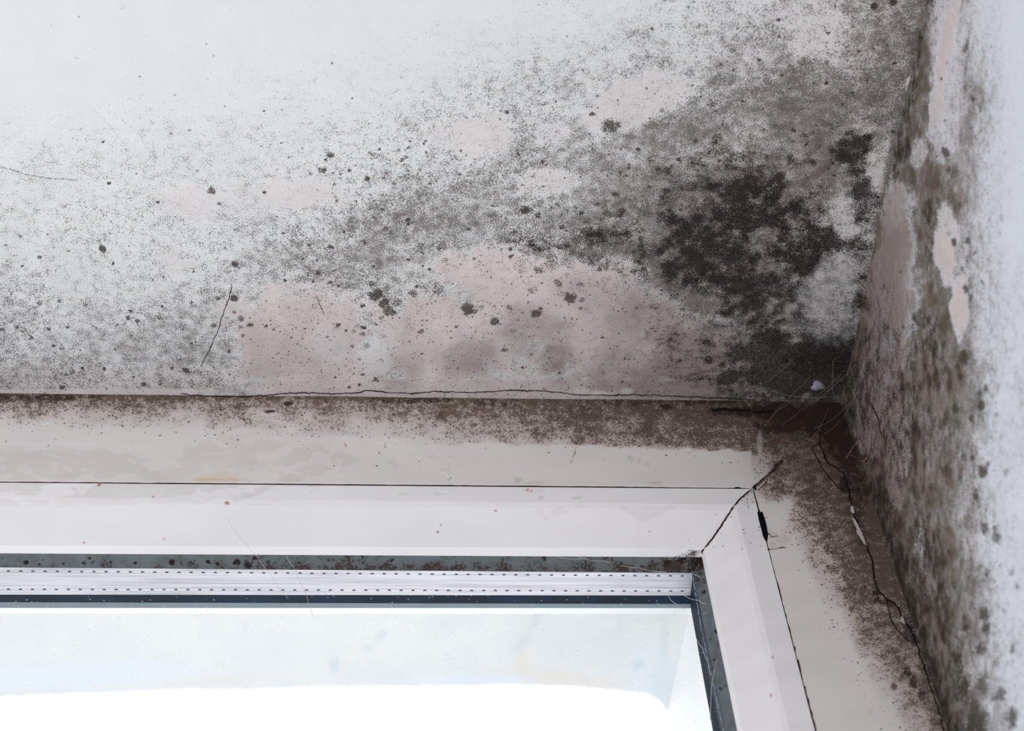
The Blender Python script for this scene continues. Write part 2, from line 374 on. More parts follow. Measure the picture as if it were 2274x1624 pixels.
# ------------------------------------------------------------------ the mouldy soffit (ceiling of the window opening)
Yd = np.array([0, 1.0, 0])
SPOTS = [(271,17,9,.25),(171,129,6,.3),(112,54,5,.3),(175,38,4,.5),(211,107,4,.35),(310,170,4,.6),(407,154,3,.6),(388,211,3,.8),(382,119,3,.6),(459,98,3,.8),(475,123,3,.8),(513,20,3,.5),(688,15,4,.5),(738,141,3.5,.9),(325,81,3,.4),(586,246,4,.9),(499,237,3,.8),(716,258,3,.8),(463,176,3,.5),
(242,407,5,.95),(350,449,5,.9),(229,553,11,1),(471,423,12,.75),(487,453,6,.7),(437,381,6,.5),(264,425,9,.35),(289,441,8,.35),(46,525,7,.6),(88,571,7,.8),(106,521,4,.7),(13,545,5,.6),(49,592,5,.8),(317,480,3,.8),
(735,346,11,.9),(722,355,6,.8),(717,378,12,.75),(690,386,8,.6),(740,369,7,.5),(775,379,7,.85),(816,397,8,.9),(738,384,4,.7),(587,427,6,.85),(587,407,3,.8),(590,393,5,.6),(615,377,4,.7),(743,409,7,.6),(843,331,5,.8),(820,340,5,.6),(830,347,5,.6),(945,313,5,.7),(941,320,4,.9),(907,329,6,.6),(946,338,5,.85),(892,356,7,.7),(903,349,6,.7),(906,379,7,.6),(932,378,7,.6),(875,410,7,.6),
(905,488,6,.95),(906,498,5,.95),(830,484,7,.5),(855,508,9,.7),(868,516,7,.7),(820,433,6,.6),(832,446,5,.7),(821,466,4,.7),(787,516,4,.8),(765,516,5,.7),(780,526,4,.7),(687,545,6,.9),(735,548,8,.8),(808,537,8,.6),(956,409,5,.7),(975,551,10,.7),(747,446,5,.7),(790,448,6,.6),
(521,587,10,.9),(520,663,11,1),(704,578,5,.9),(672,575,5,.6),(705,608,9,.8),(682,610,7,.6),(775,582,4,.9),(829,592,5,.8),(905,577,6,.95),(940,562,7,.6),(985,550,10,.6),(990,578,12,.5),(954,598,5,.9),(734,629,6,.8),(695,627,5,.8),
(835,655,20,.95),(852,674,18,.85),(865,690,18,.75),(882,672,14,.65),(824,630,12,.7),(918,652,14,.65),(972,645,18,.6),(925,637,5,.9),(806,680,8,.8),(845,705,9,.6),(751,722,7,.8),(768,734,7,.7),(807,728,8,.9),(785,736,6,.6),(805,742,8,.6),(816,767,10,.85),(934,737,10,.7),(847,802,9,.6),(798,798,5,.7),(805,832,6,.7),(608,733,5,.7),(535,708,9,.7),(520,694,7,.6),(555,722,9,.7),(533,727,6,.7),(540,745,7,.7),(509,780,6,.8),(733,756,4,.8),(781,770,5,.7),(775,860,6,.8),(835,843,9,.8),(798,855,5,.9),
(1040,688,23,.85),(1070,682,9,.5),(1098,712,14,.8),(1190,695,16,.8),(1130,683,9,.6),(1180,643,14,.5),(1197,600,12,.6),(1225,585,22,.5),(1255,580,18,.4),(1239,628,14,.6),(1290,632,12,.6),(1265,662,17,.8),(1293,667,9,.6),(1290,684,7,.6),(1133,572,6,.8),(1133,553,8,.8),(1053,575,6,.6),(1022,587,4,.8),(1100,651,4,.7),(1203,629,5,.7),(1332,598,8,.7),(1012,726,5,.8),(1120,778,10,.6),(1139,768,5,.6),(1140,737,10,.4),(1242,829,4,.9),
(1357,279,23,.85),(1315,254,7,.85),(1327,241,4,.8),(1372,223,4,.8),(1327,214,5,.7),(1207,232,4,.8),(1127,249,6,.95),(1112,246,4,.8),(1110,264,5,.6),(1470,246,9,.6),(1484,275,4,.95),(1403,263,4,.5),(1023,335,6,.7),(1035,345,4,.7),(1055,354,4,.6),(1152,344,6,.7),(1205,360,8,.85),(1250,333,4,.7),(1257,371,7,.5),(1222,383,4,.5),(1183,392,4,.8),(1193,391,3,.9),(1183,376,3,.9),(1206,414,4,.8),(1020,387,6,.7),(1040,389,4,.7),(1073,388,4,.7),(1418,333,6,.95),(1353,342,4,.8),(1378,390,4,.95),(1391,390,4,.8),(1463,376,6,.8),(1337,379,7,.6),(1167,467,15,.95),(1195,478,10,.7),(1240,457,6,.8),(1225,461,4,.9),(1292,473,8,.9),(1278,460,6,.7),(1260,469,5,.7),(1367,432,11,.8),(1390,438,4,.9),(1328,453,7,.7),(1382,469,13,.8),(1404,468,4,.8),(1420,466,4,.8),(1472,437,4,.95),(1442,415,6,.8),(1040,509,7,.8),(1094,457,4,.9),(1170,520,12,.5),(1247,505,8,.8),(1295,512,12,.7),(1260,545,10,.8),(1335,487,5,.8),
(1557,215,4,.9),(1662,218,4,.9),(1577,242,4,.8),(1633,223,9,.5),(1605,277,5,.9),(1545,314,7,.9),(1576,339,5,.95),(1508,355,6,1),(1597,357,6,1),(1532,350,7,.6),(1615,357,4,.9),(1646,293,4,.8),(1697,288,5,.9),(1762,290,6,.95),(1785,300,10,.6),(1798,228,10,.5),(1775,246,12,.4),(1870,231,5,.95),(1790,322,4,.9),(1703,348,4,.9),(1805,360,11,.95),(1850,362,6,.95),(1688,382,14,.7),(1726,395,9,.7),(1712,407,4,.95),(1853,390,5,.95),(1822,414,7,.6),(1510,467,6,.8),(1922,271,9,.6),(1944,270,4,.9),(1845,276,4,.9),(1968,308,4,.7),
(1940,15,12,.95),(1985,5,12,.9),(1728,43,7,.9),(1838,73,7,.9),(1730,81,4,.9),(1640,32,4,.8),(1855,15,8,.5),(1685,134,9,.7),(1653,99,4,.7),(1629,155,4,.9),(1806,132,4,.9),(1836,138,8,.5),(1738,168,6,.6),(1836,185,7,.95),(1950,100,6,.6),(1987,141,6,.8),(1537,190,5,.8),(1733,714,6,.95),(1700,598,5,.95),(1665,601,5,.95),
(395,678,9,.4),(230,745,8,.5),(408,728,12,.5),(83,820,6,.5),(414,824,9,.95),(160,826,9,.7),(232,819,6,.9),(183,817,5,.9),(138,860,8,.9),(320,854,7,.9),(357,853,6,.7),(382,818,6,.9),(125,835,5,.8),(147,833,5,.8),(5,732,8,.9),(37,728,7,.9),(107,731,8,.8),(119,768,6,.9),(137,775,7,.6),(70,750,7,.8),(88,675,9,.7),(132,668,8,.6),(191,678,7,.7),(205,688,7,.45),(285,705,7,.8),(290,691,6,.8),(260,722,7,.6),(350,705,10,.6),(375,785,8,.5),(485,663,8,.7),(475,725,9,.7),(425,672,6,.7),(306,713,6,.8)]
KD = [(1625,455,84,60,-20,.85),(1570,545,100,52,10,.82),(1685,395,60,42,-30,.6),(1610,610,110,50,20,.75),(1530,590,60,40,10,.7),(1655,520,45,34,0,.55),(1720,410,34,26,-30,.85),(1713,440,26,20,0,.9),(1710,485,24,16,0,.7),
(1822,528,52,42,10,.8),(1790,565,58,32,10,.85),(1800,590,32,30,0,.95),(1770,480,60,40,0,.6),(1870,545,60,25,0,.7),(1888,335,46,34,20,.85),(1905,375,26,36,-10,.7),(1920,415,24,30,-10,.85),(1912,455,32,40,0,.75),(1905,480,30,20,0,.7),
(1700,640,110,40,15,.6),(1640,690,80,30,15,.55),(1740,640,50,30,0,.6),(1780,800,150,50,8,.9),(1790,830,120,50,0,.95),(1740,780,60,30,0,.8),(1720,775,70,40,0,.6),(1860,790,80,50,0,.85),(1760,850,110,32,0,.8),(1830,850,90,40,0,.85),(1900,820,40,70,0,.9),(1620,838,26,14,-20,.9),(1690,820,60,26,0,.6),(1600,780,60,26,0,.3),(1480,820,50,20,0,.25),
(1560,490,170,140,0,.28),(1690,550,250,170,12,.26),(1780,700,190,110,0,.45),(1700,690,110,46,20,.6),(1540,600,110,50,10,.6),(1640,660,120,40,15,.6),(1500,560,70,40,0,.55),(1640,760,160,90,0,.33),(1600,420,160,90,-20,.30),(1380,520,110,50,0,.3),(1230,545,110,22,8,.35),(1320,570,70,26,10,.4),(1350,540,90,30,10,.35)]
PINK = [(430,442,62,38,0,.75),(660,428,92,46,0,.95),(560,445,70,40,10,.55),(1060,298,75,46,-5,1),(1000,305,50,25,0,.7),(1230,292,50,20,5,.6),(1430,215,110,52,-28,1),(1345,265,60,30,-10,.95),(1210,400,62,32,0,.75),(1820,70,80,40,-25,.85),(1840,100,50,40,0,.6),(385,575,38,30,0,.3),
(680,740,170,100,0,1),(620,800,110,75,0,1),(730,820,130,60,0,1),(1100,610,130,58,0,1),(1250,700,280,110,5,1),(1000,760,190,110,0,1),(1400,770,240,110,10,1),(1560,790,180,90,10,.9),(1640,840,120,40,0,.7),(1350,640,110,60,15,.9),(1740,700,50,40,0,.7),(1970,380,45,90,10,.6),(2020,190,9,20,10,.9),(1870,500,60,60,0,.3)]
TINTB = [(1040,800,70,45,0,.6),(1180,740,70,60,0,.55),(1230,800,40,60,-30,.7),(1160,720,60,26,-25,.6),(600,790,60,60,0,.35),(720,780,60,30,-25,.3),(1480,700,120,80,0,.5),(1560,820,160,60,0,.7),(1440,850,120,30,0,.7),(1700,700,80,80,0,.9),(1330,650,80,40,0,.3),(1650,760,140,110,0,1),(1560,840,220,40,0,.8),(1380,800,60,40,0,.35),(880,830,60,40,0,.35)]
WHITE = [(832,793,34,46,-15,.62),(1838,655,58,72,15,.34),(1872,600,32,46,10,.28),(1850,720,60,40,0,.24),(1330,700,110,26,20,.0),(730,770,50,30,0,.25),(1285,870,22,8,0,.6),(1330,874,30,5,0,.6),(1392,869,12,5,0,.6),(1880,510,26,14,0,.4),(1870,470,26,50,0,.3)]
XS = [0,150,300,450,600,750,900,1050,1200,1350,1500,1650,1800,1950,2100]
S_SOF = [[0,0,0,0,0,0,0,0,.04,.12,.2,.33,.45,.6,.8],
[0,0,0,0,0,.02,.05,.12,.2,.28,.38,.48,.56,.65,.8],
[0,0,.03,.03,.08,.13,.2,.3,.4,.42,.52,.6,.68,.7,.8],
[.14,.12,.14,.17,.24,.26,.3,.4,.46,.54,.62,.7,.74,.66,.7],
[.28,.3,.27,.26,.3,.4,.5,.52,.52,.64,.74,.86,.8,.55,.7],
[.34,.34,.34,.35,.45,.55,.6,.62,.68,.76,.88,.9,.8,.6,.7],
[.42,.38,.38,.44,.55,.6,.58,.55,.6,.68,.85,.88,.75,.6,.6],
[.52,.52,.54,.58,.58,.5,.5,.5,.5,.5,.7,.75,.55,.6,.6],
[.6,.6,.62,.62,.5,.45,.45,.45,.45,.5,.5,.65,.85,.8,.8],
[.55,.5,.5,.6,.5,.5,.5,.5,.5,.5,.6,.75,.9,.9,.9]]
RSP = []
for _ in range(1500):
    x_, y_ = rng.uniform(0, 2000), rng.uniform(60, 870)
    s_ = float(table(np.array([x_]), np.array([y_]), XS, range(0, 1000, 100), S_SOF)[0])
    if rng.random() < s_*.95: RSP.append((x_, y_, 1.8+3.6*rng.random()**2.2, .35+.6*rng.random()))
for _ in range(70): RSP.append((rng.uniform(600, 1700), rng.uniform(420, 700), rng.uniform(8, 17), rng.uniform(.18, .4)))
def soffit_masks(V):
    u, v = proj(V); inb = (v > -600)
    S = table(u, v, XS, range(0, 1000, 100), S_SOF)
    wb = fbm(u, v, 70, 1, 4)-.5; S = S + wb*.34*sst(S, 0, .2)
    S += (fbm(u, v*1.8, 26, 5, 3)-.5)*.30*sst(S, .02, .25)
    P = ells(u, v, PINK, .30, .55, 20, 40)
    P = np.maximum(P, sst(v, 832, 850)*sst(u, 520, 600))
    S = S*(1-.62*P); S = np.maximum(S, .62*ells(u, v, [(1870,560,70,200,10,1)], .5, .3)*(P < .6)); S = np.clip(S*(1.06-.20*(1-sst(u, 350, 900))*sst(v, 350, 600))+.03*sst(S, .1, .3), 0, 1)
    K = ells(u, v, KD, .55, .75, 24, 44)
    Wm = ells(u, v, WHITE, .3, .45, 28, 30)
    S *= 1-.6*np.clip(Wm*1.5, 0, 1); K *= 1-.9*np.clip(Wm*1.5, 0, 1)
    T = spots(u, v, SPOTS+RSP, .8)
    cr = line_mask(u, v, [(0,370),(60,388),(110,396),(170,400)], 3)*.5
    T = np.maximum(T, cr)
    soffit_shade = 1-sst(np.hypot(u-1850, (v-850)*1.15), 120, 430); K = np.maximum(K, soffit_shade*.50*(1-Wm)); K += .10*soffit_shade  # light falloff towards the corner, painted into the growth and tint masks
    band = line_mask(u, v, [(20,820),(160,816),(300,818),(400,818)], 7)*.45+line_mask(u, v, [(30,828),(200,832),(330,838)], 16)*.25
    Ti = ells(u, v, TINTB, .5, .4, 30, 40)
    Ti = np.maximum(Ti, band)
    Ti = np.clip(Ti*.8 - .16*(1-sst(u, 1000, 1400)) + .75*soffit_shade*(1-Wm) + .30*sst(v, 520, 680) + .25*sst(u, 1150, 1700)*sst(v, 500, 700) + (fbm(u, v, 60, 35, 4)-.5)*.45*sst(v, 480, 620), 0, 1)
    pinkb = np.maximum(P*(.55+.45*sst(v, 480, 560)), sst(v, 790, 880)*.75)*1.0
    pinkb = np.maximum(pinkb, K*.8); pinkb = np.maximum(pinkb, .55*sst(u+v*.5, 1500, 2000))
    edge = sst(v, 862, 868)*(1-sst(u, 420, 540))*.6                                  # pale clean rim above the frame at left
    S = S*(1-edge); 
    Br = np.clip(.35+.5*fbm(u, v, 120, 33, 2)-.6*sst(v, 640, 800), 0, 1)
    Br = np.where(u > 1960, np.maximum(Br, sst(u-(2056-.2105*v), -18, 4)), Br)
    # grey-brown dirt along the inner corner with the side wall
    uc = 2056-.2105*v; S = np.maximum(S, sst(u-uc, -34, 0)*.95*(v < 520)*(1-.9*ells(u, v, [(2020,190,9,22,8,1)], .3, .2)))
    K = np.maximum(K, sst(u-uc, -60, -5)*.55*sst(v, 640, 800))
    Dot = np.clip(.03+.16*P*sst(v, 520, 640)+.10*sst(u, 1000, 1600)+.35*ells(u, v, WHITE[1:4], .5, .4)+.14*sst(v, 600, 800), 0, .6)
    Dot *= sst(S+P*sst(v, 500, 620), .1, .35); Dot = np.where((P > .5) & (v < 500), 0, Dot)
    one = np.ones_like(u)
    T = T*inb
    return {'m1': np.stack([np.clip(S, 0, 1), np.clip(K, 0, 1), np.clip(pinkb, 0, 1), T], 1), 'm2': np.stack([Br, Wm, Dot, np.clip(Ti, 0, 1)], 1)}
def axis(a, b, n, ext, m):      # n samples inside, m in an outer margin
    return a, b
us = np.concatenate([np.linspace(0, .52, 60, endpoint=False), np.linspace(.52, 1, 960), [1.012]])      # 0 = far left, 1 = corner
vs = np.concatenate([np.linspace(0, 1, 430), np.linspace(1, 2.0, 12)[1:]])                      # 0 = at frame, 1 = top of picture
cn = P0.c; lf = P0.l
def depth_to_row(row):          # how far towards the room the soffit must run to reach a picture row
    lo, hi = 0.0, 0.6
    for _ in range(50):
        m = (lo+hi)/2; v = proj(cn - Yd*m)[1]; lo, hi = (m, hi) if v > row else (lo, m)
    return m
DS = depth_to_row(-40)
def relief(V, nrm, amp=.0009):
    u = V[:, 0]*1000+V[:, 1]*431; v = V[:, 1]*1000+V[:, 2]*777
    return V + nrm*((fbm(u, v, 45, 70, 3)-.5)*amp)[:, None]
back = Yd*0.02
Vs = bil(lf, cn, cn-Yd*DS, lf-Yd*DS, us, vs)
Vs = relief(Vs, np.array([0, 0, 1.0]))
ceiling = mesh_obj('ceiling', Vs, gridfaces(len(us), len(vs)), M_soffit, attrs=soffit_masks(Vs), smooth=True)
tag(ceiling, 'white plaster soffit of the window opening blotched with grey and black mould', 'ceiling', kind='structure')

# ------------------------------------------------------------------ the mouldy side wall of the opening
XW = [1850,1900,1950,2000,2050,2100,2150,2200,2250,2320]; YW = list(range(0, 1800, 100))
S_WAL = [[.9,.9,.9,.9,.85,.35,.5,.22,.03,0],[.9,.9,.9,.9,.85,.3,.55,.3,.04,0],[.9,.9,.9,.85,.8,.3,.62,.38,.08,0],[.9,.9,.9,.85,.8,.45,.6,.35,.10,0],
[.9,.9,.9,.85,.8,.8,.55,.32,.10,0],[.9,.8,.7,.6,.8,.75,.6,.36,.14,.04],[.6,.6,.5,.5,.8,.6,.62,.42,.2,.08],[.6,.6,.5,.5,.85,.88,.62,.42,.22,.1],
[.8,.6,.5,.55,.9,.9,.66,.42,.22,.12],[.95,.7,.5,.8,.9,.88,.74,.46,.24,.14],[1,.8,.6,.85,.9,.86,.72,.42,.24,.14],[1,.95,.8,.88,.9,.84,.68,.36,.2,.14],
[1,1,.95,.92,.9,.84,.68,.36,.2,.14],[1,1,1,.95,.92,.85,.7,.42,.22,.16],[1,1,1,1,.95,.88,.74,.5,.28,.18],[1,1,1,1,1,.92,.78,.56,.32,.2],[1,1,1,1,1,.96,.84,.66,.42,.26],[1,1,1,1,1,.96,.86,.7,.5,.3]]
WPINK = [(2108,60,14,90,8,.95),(2090,150,12,60,6,.95),(2078,235,14,60,6,.9),(2040,345,16,32,5,.75),(2085,250,14,40,0,.7),(1990,520,38,110,6,.95),(1985,640,50,130,0,.95),(1970,760,42,110,0,.95),(1935,860,28,120,0,.9),(1925,950,26,70,-5,.85),(2098,560,22,62,0,1),(2100,490,16,40,0,.8),(2130,690,16,58,0,1),(2140,640,9,50,0,.8),(1995,1000,24,120,0,.5),(2120,520,12,30,0,.6),(2040,1210,12,30,0,.4)]
WSPOT = [(2140,795,15,.95),(2125,812,8,.8),(2098,268,6,.6),(2090,175,4,.8),(2103,140,5,.5),(2098,335,9,.8),(2117,385,10,.7),(2107,378,7,.7),(2118,540,8,.9),(2148,535,8,.7),(2138,600,8,.6),(2145,640,9,.8),(2155,660,8,.7),(2133,838,9,.8),(2121,908,9,.85),(2179,900,10,.85),(2175,875,8,.7),(2189,862,7,.7),(2100,938,9,.7),(2140,1015,10,.7),(2158,1017,6,.7),(2182,1048,13,.9),(2193,1030,8,.7),(2161,1055,7,.5),(2100,1045,11,.8),(2234,1049,9,.5),(2167,1103,8,.7),(2187,1172,12,.8),(2210,1175,9,.7),(2215,1195,11,.7),(2060,1120,10,.5),(2246,1270,11,.5),(2258,1305,11,.45),(2186,1365,14,.85),(2190,1395,14,.85),(2160,1348,11,.6),(2145,1395,10,.8),(2140,1370,9,.7),(2177,1443,14,.8),(2248,1443,10,.7),(2126,1460,10,.8),(2130,1490,12,.8),(2150,1510,12,.6),(2133,1530,22,.8),(2180,1520,20,.7),(2205,1550,9,.6),(2222,1545,16,.7),(2165,1570,16,.7),(2170,1600,30,.85),(2248,1595,18,.8),(2187,295,8,.25),(2188,310,8,.35),(2050,1470,7,.7),(2075,1512,9,.9),(2090,1545,9,.7),(2110,1400,9,.6),(2095,1330,9,.6),(2120,1300,8,.6)]
WR = []
for _ in range(420):
    x_, y_ = rng.uniform(1980, 2300), rng.uniform(0, 1640)
    s_ = float(table(np.array([x_]), np.array([y_]), XW, YW, S_WAL)[0])
    if rng.random() < s_*.95: WR.append((x_, y_, (2.5+7*rng.random()**2)*min(1, .3+1.6*s_), (.3+.5*rng.random())*min(1, .35+1.3*s_)))
def wall_masks(V):
    u, v = proj(V)
    S = table(u, v, XW, YW, S_WAL); S += (fbm(u*1.8, v*.8, 60, 3, 4)-.5)*.45*sst(S, 0, .2)+(fbm(u*2, v, 22, 8, 3)-.5)*.35*sst(S, .0, .2)
    P = ells(u, v, WPINK, .4, .6, 22, 26)
    light = ells(u, v, [w_ for w_ in WPINK if w_[0] > 2060], .4, .6, 22, 26)
    S *= 1-.75*P; S *= 1-.6*light
    T = spots(u, v, WSPOT+WR, 1.5, 44)
    Ld = u-(1868+.3215*(v-893))
    K = np.clip((1-sst(Ld, 0, 75))*.75*sst(v, 820, 930)*(1-.9*P*(v < 1010)), 0, 1)
    K = np.maximum(K, ells(u, v, [(1920,900,12,120,0,.8),(1925,780,14,60,0,.5),(2090,1560,60,80,-20,.35),(1990,345,14,60,8,.45),(2010,300,20,70,8,.4),(2062,500,10,60,0,.5),(2075,830,40,60,0,.35),(2060,760,30,60,0,.4),(1960,1120,40,60,0,.5),(2060,1250,40,120,-12,.4),(2100,1420,40,120,-12,.4)], .6, .8, 26, 40))
    Ti = np.clip(P*(u < 2060)*(.55+.45*sst(v, 380, 560)), 0, 1)*(1-light)*(.62+.8*(fbm(u*2.6, v*.5, 30, 19, 4)-.3))+ np.clip(fbm(u*1.5, v*.6, 40, 9, 3)-.35, 0, 1)*.8*(1-light)
    Wm = ells(u, v, [(1970,765,11,24,0,.15),(1970,838,5,20,0,.15)], .6, .9)
    uc = 2056-.2105*v
    K = np.maximum(K, (1-sst(np.abs(u-uc-4), 4, 26))*.35*(v < 480))
    Br = np.clip(.95-sst(u, 2120, 2200)*.35+.2*(fbm(u, v, 50, 11, 2)-.5), 0, 1)
    pk = np.clip(np.maximum(P, .35), 0, 1)*(1-.85*sst(u, 2140, 2210))
    wall_shade = 1-sst(np.hypot(u-1880, (v-900)*.7), 80, 300); K = np.clip(np.maximum(K*.85, wall_shade*.42), 0, 1)  # radial term paints the corner's light falloff into the wall colour
    Ti = np.maximum(Ti, (1-sst(u, 1990, 2080))*.95*sst(v, 380, 520)); S = np.maximum(S, (1-sst(u, 2090, 2190))*.78*(1-P)*sst(v, 120, 500)); pk = np.maximum(pk, (1-sst(u, 1990, 2060))*sst(v, 380, 520))
    Dot = np.zeros_like(u)
    return {'m1': np.stack([np.clip(S, 0, 1), K, pk, T], 1), 'm2': np.stack([Br, Wm, Dot, Ti], 1)}
bt = P0.b
us2 = np.concatenate([[-.012], np.linspace(0, .66, 470), np.linspace(.66, 1, 30)[1:]])
vs2 = np.concatenate([np.linspace(0, 1, 430), np.linspace(1, 2.0, 12)[1:]])
Vw = bil(cn, bt, bt-Yd*DS, cn-Yd*DS, us2, vs2); Vw = relief(Vw, np.array([1.0, 0, 0]), .0016)
wall = mesh_obj('wall_right', Vw, gridfaces(len(us2), len(vs2))[:, ::-1], M_wall, attrs=wall_masks(Vw), smooth=True)
tag(wall, 'right side wall of the window opening with brown mould running up the corner', 'wall', kind='structure')

# ------------------------------------------------------------------ the window
win = bpy.data.objects.new('window_1', None); COL.objects.link(win); win.location = tuple(float(x) for x in D0.c)
tag(win, 'white plastic window with mitred glazing beads and dusty double glazing', 'window', kind='structure')
def child(o, par=win):
    o.parent = par; o.matrix_parent_inverse = Matrix.Translation(Vector(win.location)).inverted() if par is win else par.matrix_parent_inverse; return o
def strip(sts, side, nu, nvs):           # grid patches through a list of stations
    V = []; Fq = []; base = 0; uu = np.concatenate([np.linspace(0, .52, 30, endpoint=False), np.linspace(.52, 1, nu)]) if side == 'head' else np.concatenate([np.linspace(0, .6, nu), np.linspace(.6, 1, 12)[1:]])
    for a, b, nv in zip(sts[:-1], sts[1:], nvs):
        if side == 'head': P = bil(a.l, a.c, b.c, b.l, uu, np.linspace(0, 1, nv)); f = gridfaces(len(uu), nv, base)
        else: P = bil(a.c, a.b, b.b, b.c, uu, np.linspace(0, 1, nv)); f = gridfaces(len(uu), nv, base)
        V.append(P); Fq.append(f); base += len(P)
    return np.concatenate(V), np.concatenate(Fq)
TOPX = [0,300,600,900,1100,1300,1500,1660,1750,1850]; TOPY = [880,900,920,940,960,980,1000,1020,1060,1100]
S_TOP = [[.78,.72,.68,.72,.8,.88,.95,1,1,1],[.5,.48,.52,.6,.68,.78,.85,.95,1,1],[.3,.32,.38,.45,.62,.72,.8,.85,.92,1],[.15,.2,.3,.32,.56,.66,.72,.8,.85,.95],
[.05,.08,.14,.22,.48,.62,.68,.75,.75,.8],[.01,.02,.03,.10,.3,.45,.62,.7,.65,.7],[0,.01,.01,.02,.05,.1,.4,.6,.62,.65],[0,0,0,.01,.01,.04,.1,.2,.6,.6],[0,0,0,0,.01,.01,.05,.1,.55,.6],[0,0,0,0,0,0,.02,.03,.4,.6]]
JT = [0,.2,.4,.6,.8,1]; JY = [1000,1050,1100,1150,1200,1250,1300,1400,1500,1600,1700]
S_JAM = [[.6,.62,.65,.7,.85,1],[.55,.6,.65,.68,.85,1],[.25,.55,.62,.68,.8,1],[.1,.35,.6,.7,.8,.95],[.05,.15,.58,.72,.8,.92],[0,.02,.45,.72,.78,.9],[0,0,.3,.68,.76,.85],[0,0,.1,.55,.7,.8],[0,0,.03,.28,.58,.72],[0,0,0,.1,.4,.65],[0,0,0,.05,.3,.6]]
# tape and glue residue left on the head of the frame
RES = [([(-400,1000),(240,1002),(275,1015),(250,1035),(215,1045),(180,1052),(150,1066),(120,1069),(70,1069),(-400,1069)],.8),
([(445,985),(480,965),(520,965),(640,990),(600,1000),(560,1040),(480,1052),(455,1045),(420,1060),(380,1068),(290,1069),(330,1050),(370,1040),(400,1020),(430,1000)],.55),
([(655,1042),(700,1032),(760,1002),(800,1020),(740,1048),(700,1055),(670,1070),(620,1068),(630,1058)],.9),
([(690,985),(705,990),(730,1000),(728,1005),(715,1004),(705,992),(690,988)],1.0),([(560,1030),(610,1012),(640,1028),(600,1036),(580,1045),(530,1052),(520,1040)],.4),
([(-400,1073),(115,1074),(60,1090),(-400,1104)],.8),([(250,1074),(470,1074),(530,1080),(460,1095),(330,1110),(120,1106),(190,1093)],.75),([(495,1108),(540,1085),(640,1078),(600,1090),(560,1105),(520,1112)],.9),([(-400,1104),(500,1108),(640,1112),(200,1120),(130,1124),(-400,1116)],.4),
([(1143,1058),(1158,1060),(1155,1070),(1145,1076)],1.6),([(1160,1072),(1185,1071),(1220,1077),(1170,1078)],1.2),([(1450,1072),(1475,1064),(1478,1078),(1455,1078)],1.6),
([(1160,1086),(1175,1092),(1200,1094),(1180,1096),(1165,1094)],1.2),([(1192,1103),(1203,1102),(1202,1108),(1192,1108)],1.4),([(1266,1103),(1300,1103),(1285,1108),(1275,1109)],1.3),([(1390,1012),(1408,1022),(1400,1026),(1390,1020)],1.6),([(1416,1020),(1428,1018),(1425,1028),(1418,1026)],1.4),([(1437,1030),(1450,1029),(1445,1033)],1.4),
([(1170,1122),(1290,1124),(1270,1132),(1240,1150),(1215,1160),(1190,1140)],.45),([(1380,1124),(1500,1124),(1460,1150),(1420,1160),(1400,1140)],.45),([(1710,1195),(1760,1180),(1745,1215),(1710,1220)],.5)]
RUST = [(221,1077,4,1),(340,1104,3,.9),(503,1116,4.5,1),(506,1119,3.5,1),(186,1206,3,.8),(365,1198,3,.9),(979,1166,3,.9),(972,1182,3,.9),(1101,1135,3,.9),(842,1006,3,.9),(768,990,3,.9),(1172,1088,3,.9),(1180,1091,3,.9),(1712,1545,4,.6),(1716,1460,4,.6)]
KTOP = [(1640,915,70,10,3,.9),(1720,915,70,24,5,.85),(1790,935,70,36,10,.85),(1750,950,60,16,0,.8),(1850,930,45,70,0,.95),(1880,990,30,70,-15,.85),(1900,1060,20,70,-15,.7),(1690,945,26,10,0,.6),(980,888,40,7,0,.55),(900,890,80,7,0,.5),(640,896,10,5,0,.9),(600,914,12,4,-10,.9),(1475,903,16,5,5,.9),(1290,910,50,9,0,.4),(1400,895,120,8,2,.5),(1560,890,120,10,2,.6),(1100,895,60,12,0,.35),(60,882,160,8,0,.6),(1272,978,14,3,60,.8),(1280,985,5,4,0,.9),(1735,1026,8,5,-40,1),(1724,1036,9,5,-40,.8),(1900,1120,20,90,-15,.5),(1880,1080,20,20,0,.8),(1700,1150,5,3,0,.5),
(1690,1170,9,5,0,.0),(1955,1330,30,12,30,.5),(2025,1400,20,30,-15,.6),(2015,1490,8,12,0,.8),(2030,1515,9,12,0,.8),(2045,1545,8,12,0,.7),(1985,1525,6,14,-10,.6),(1945,1315,8,8,0,.7),(1920,1305,8,8,0,.7)]
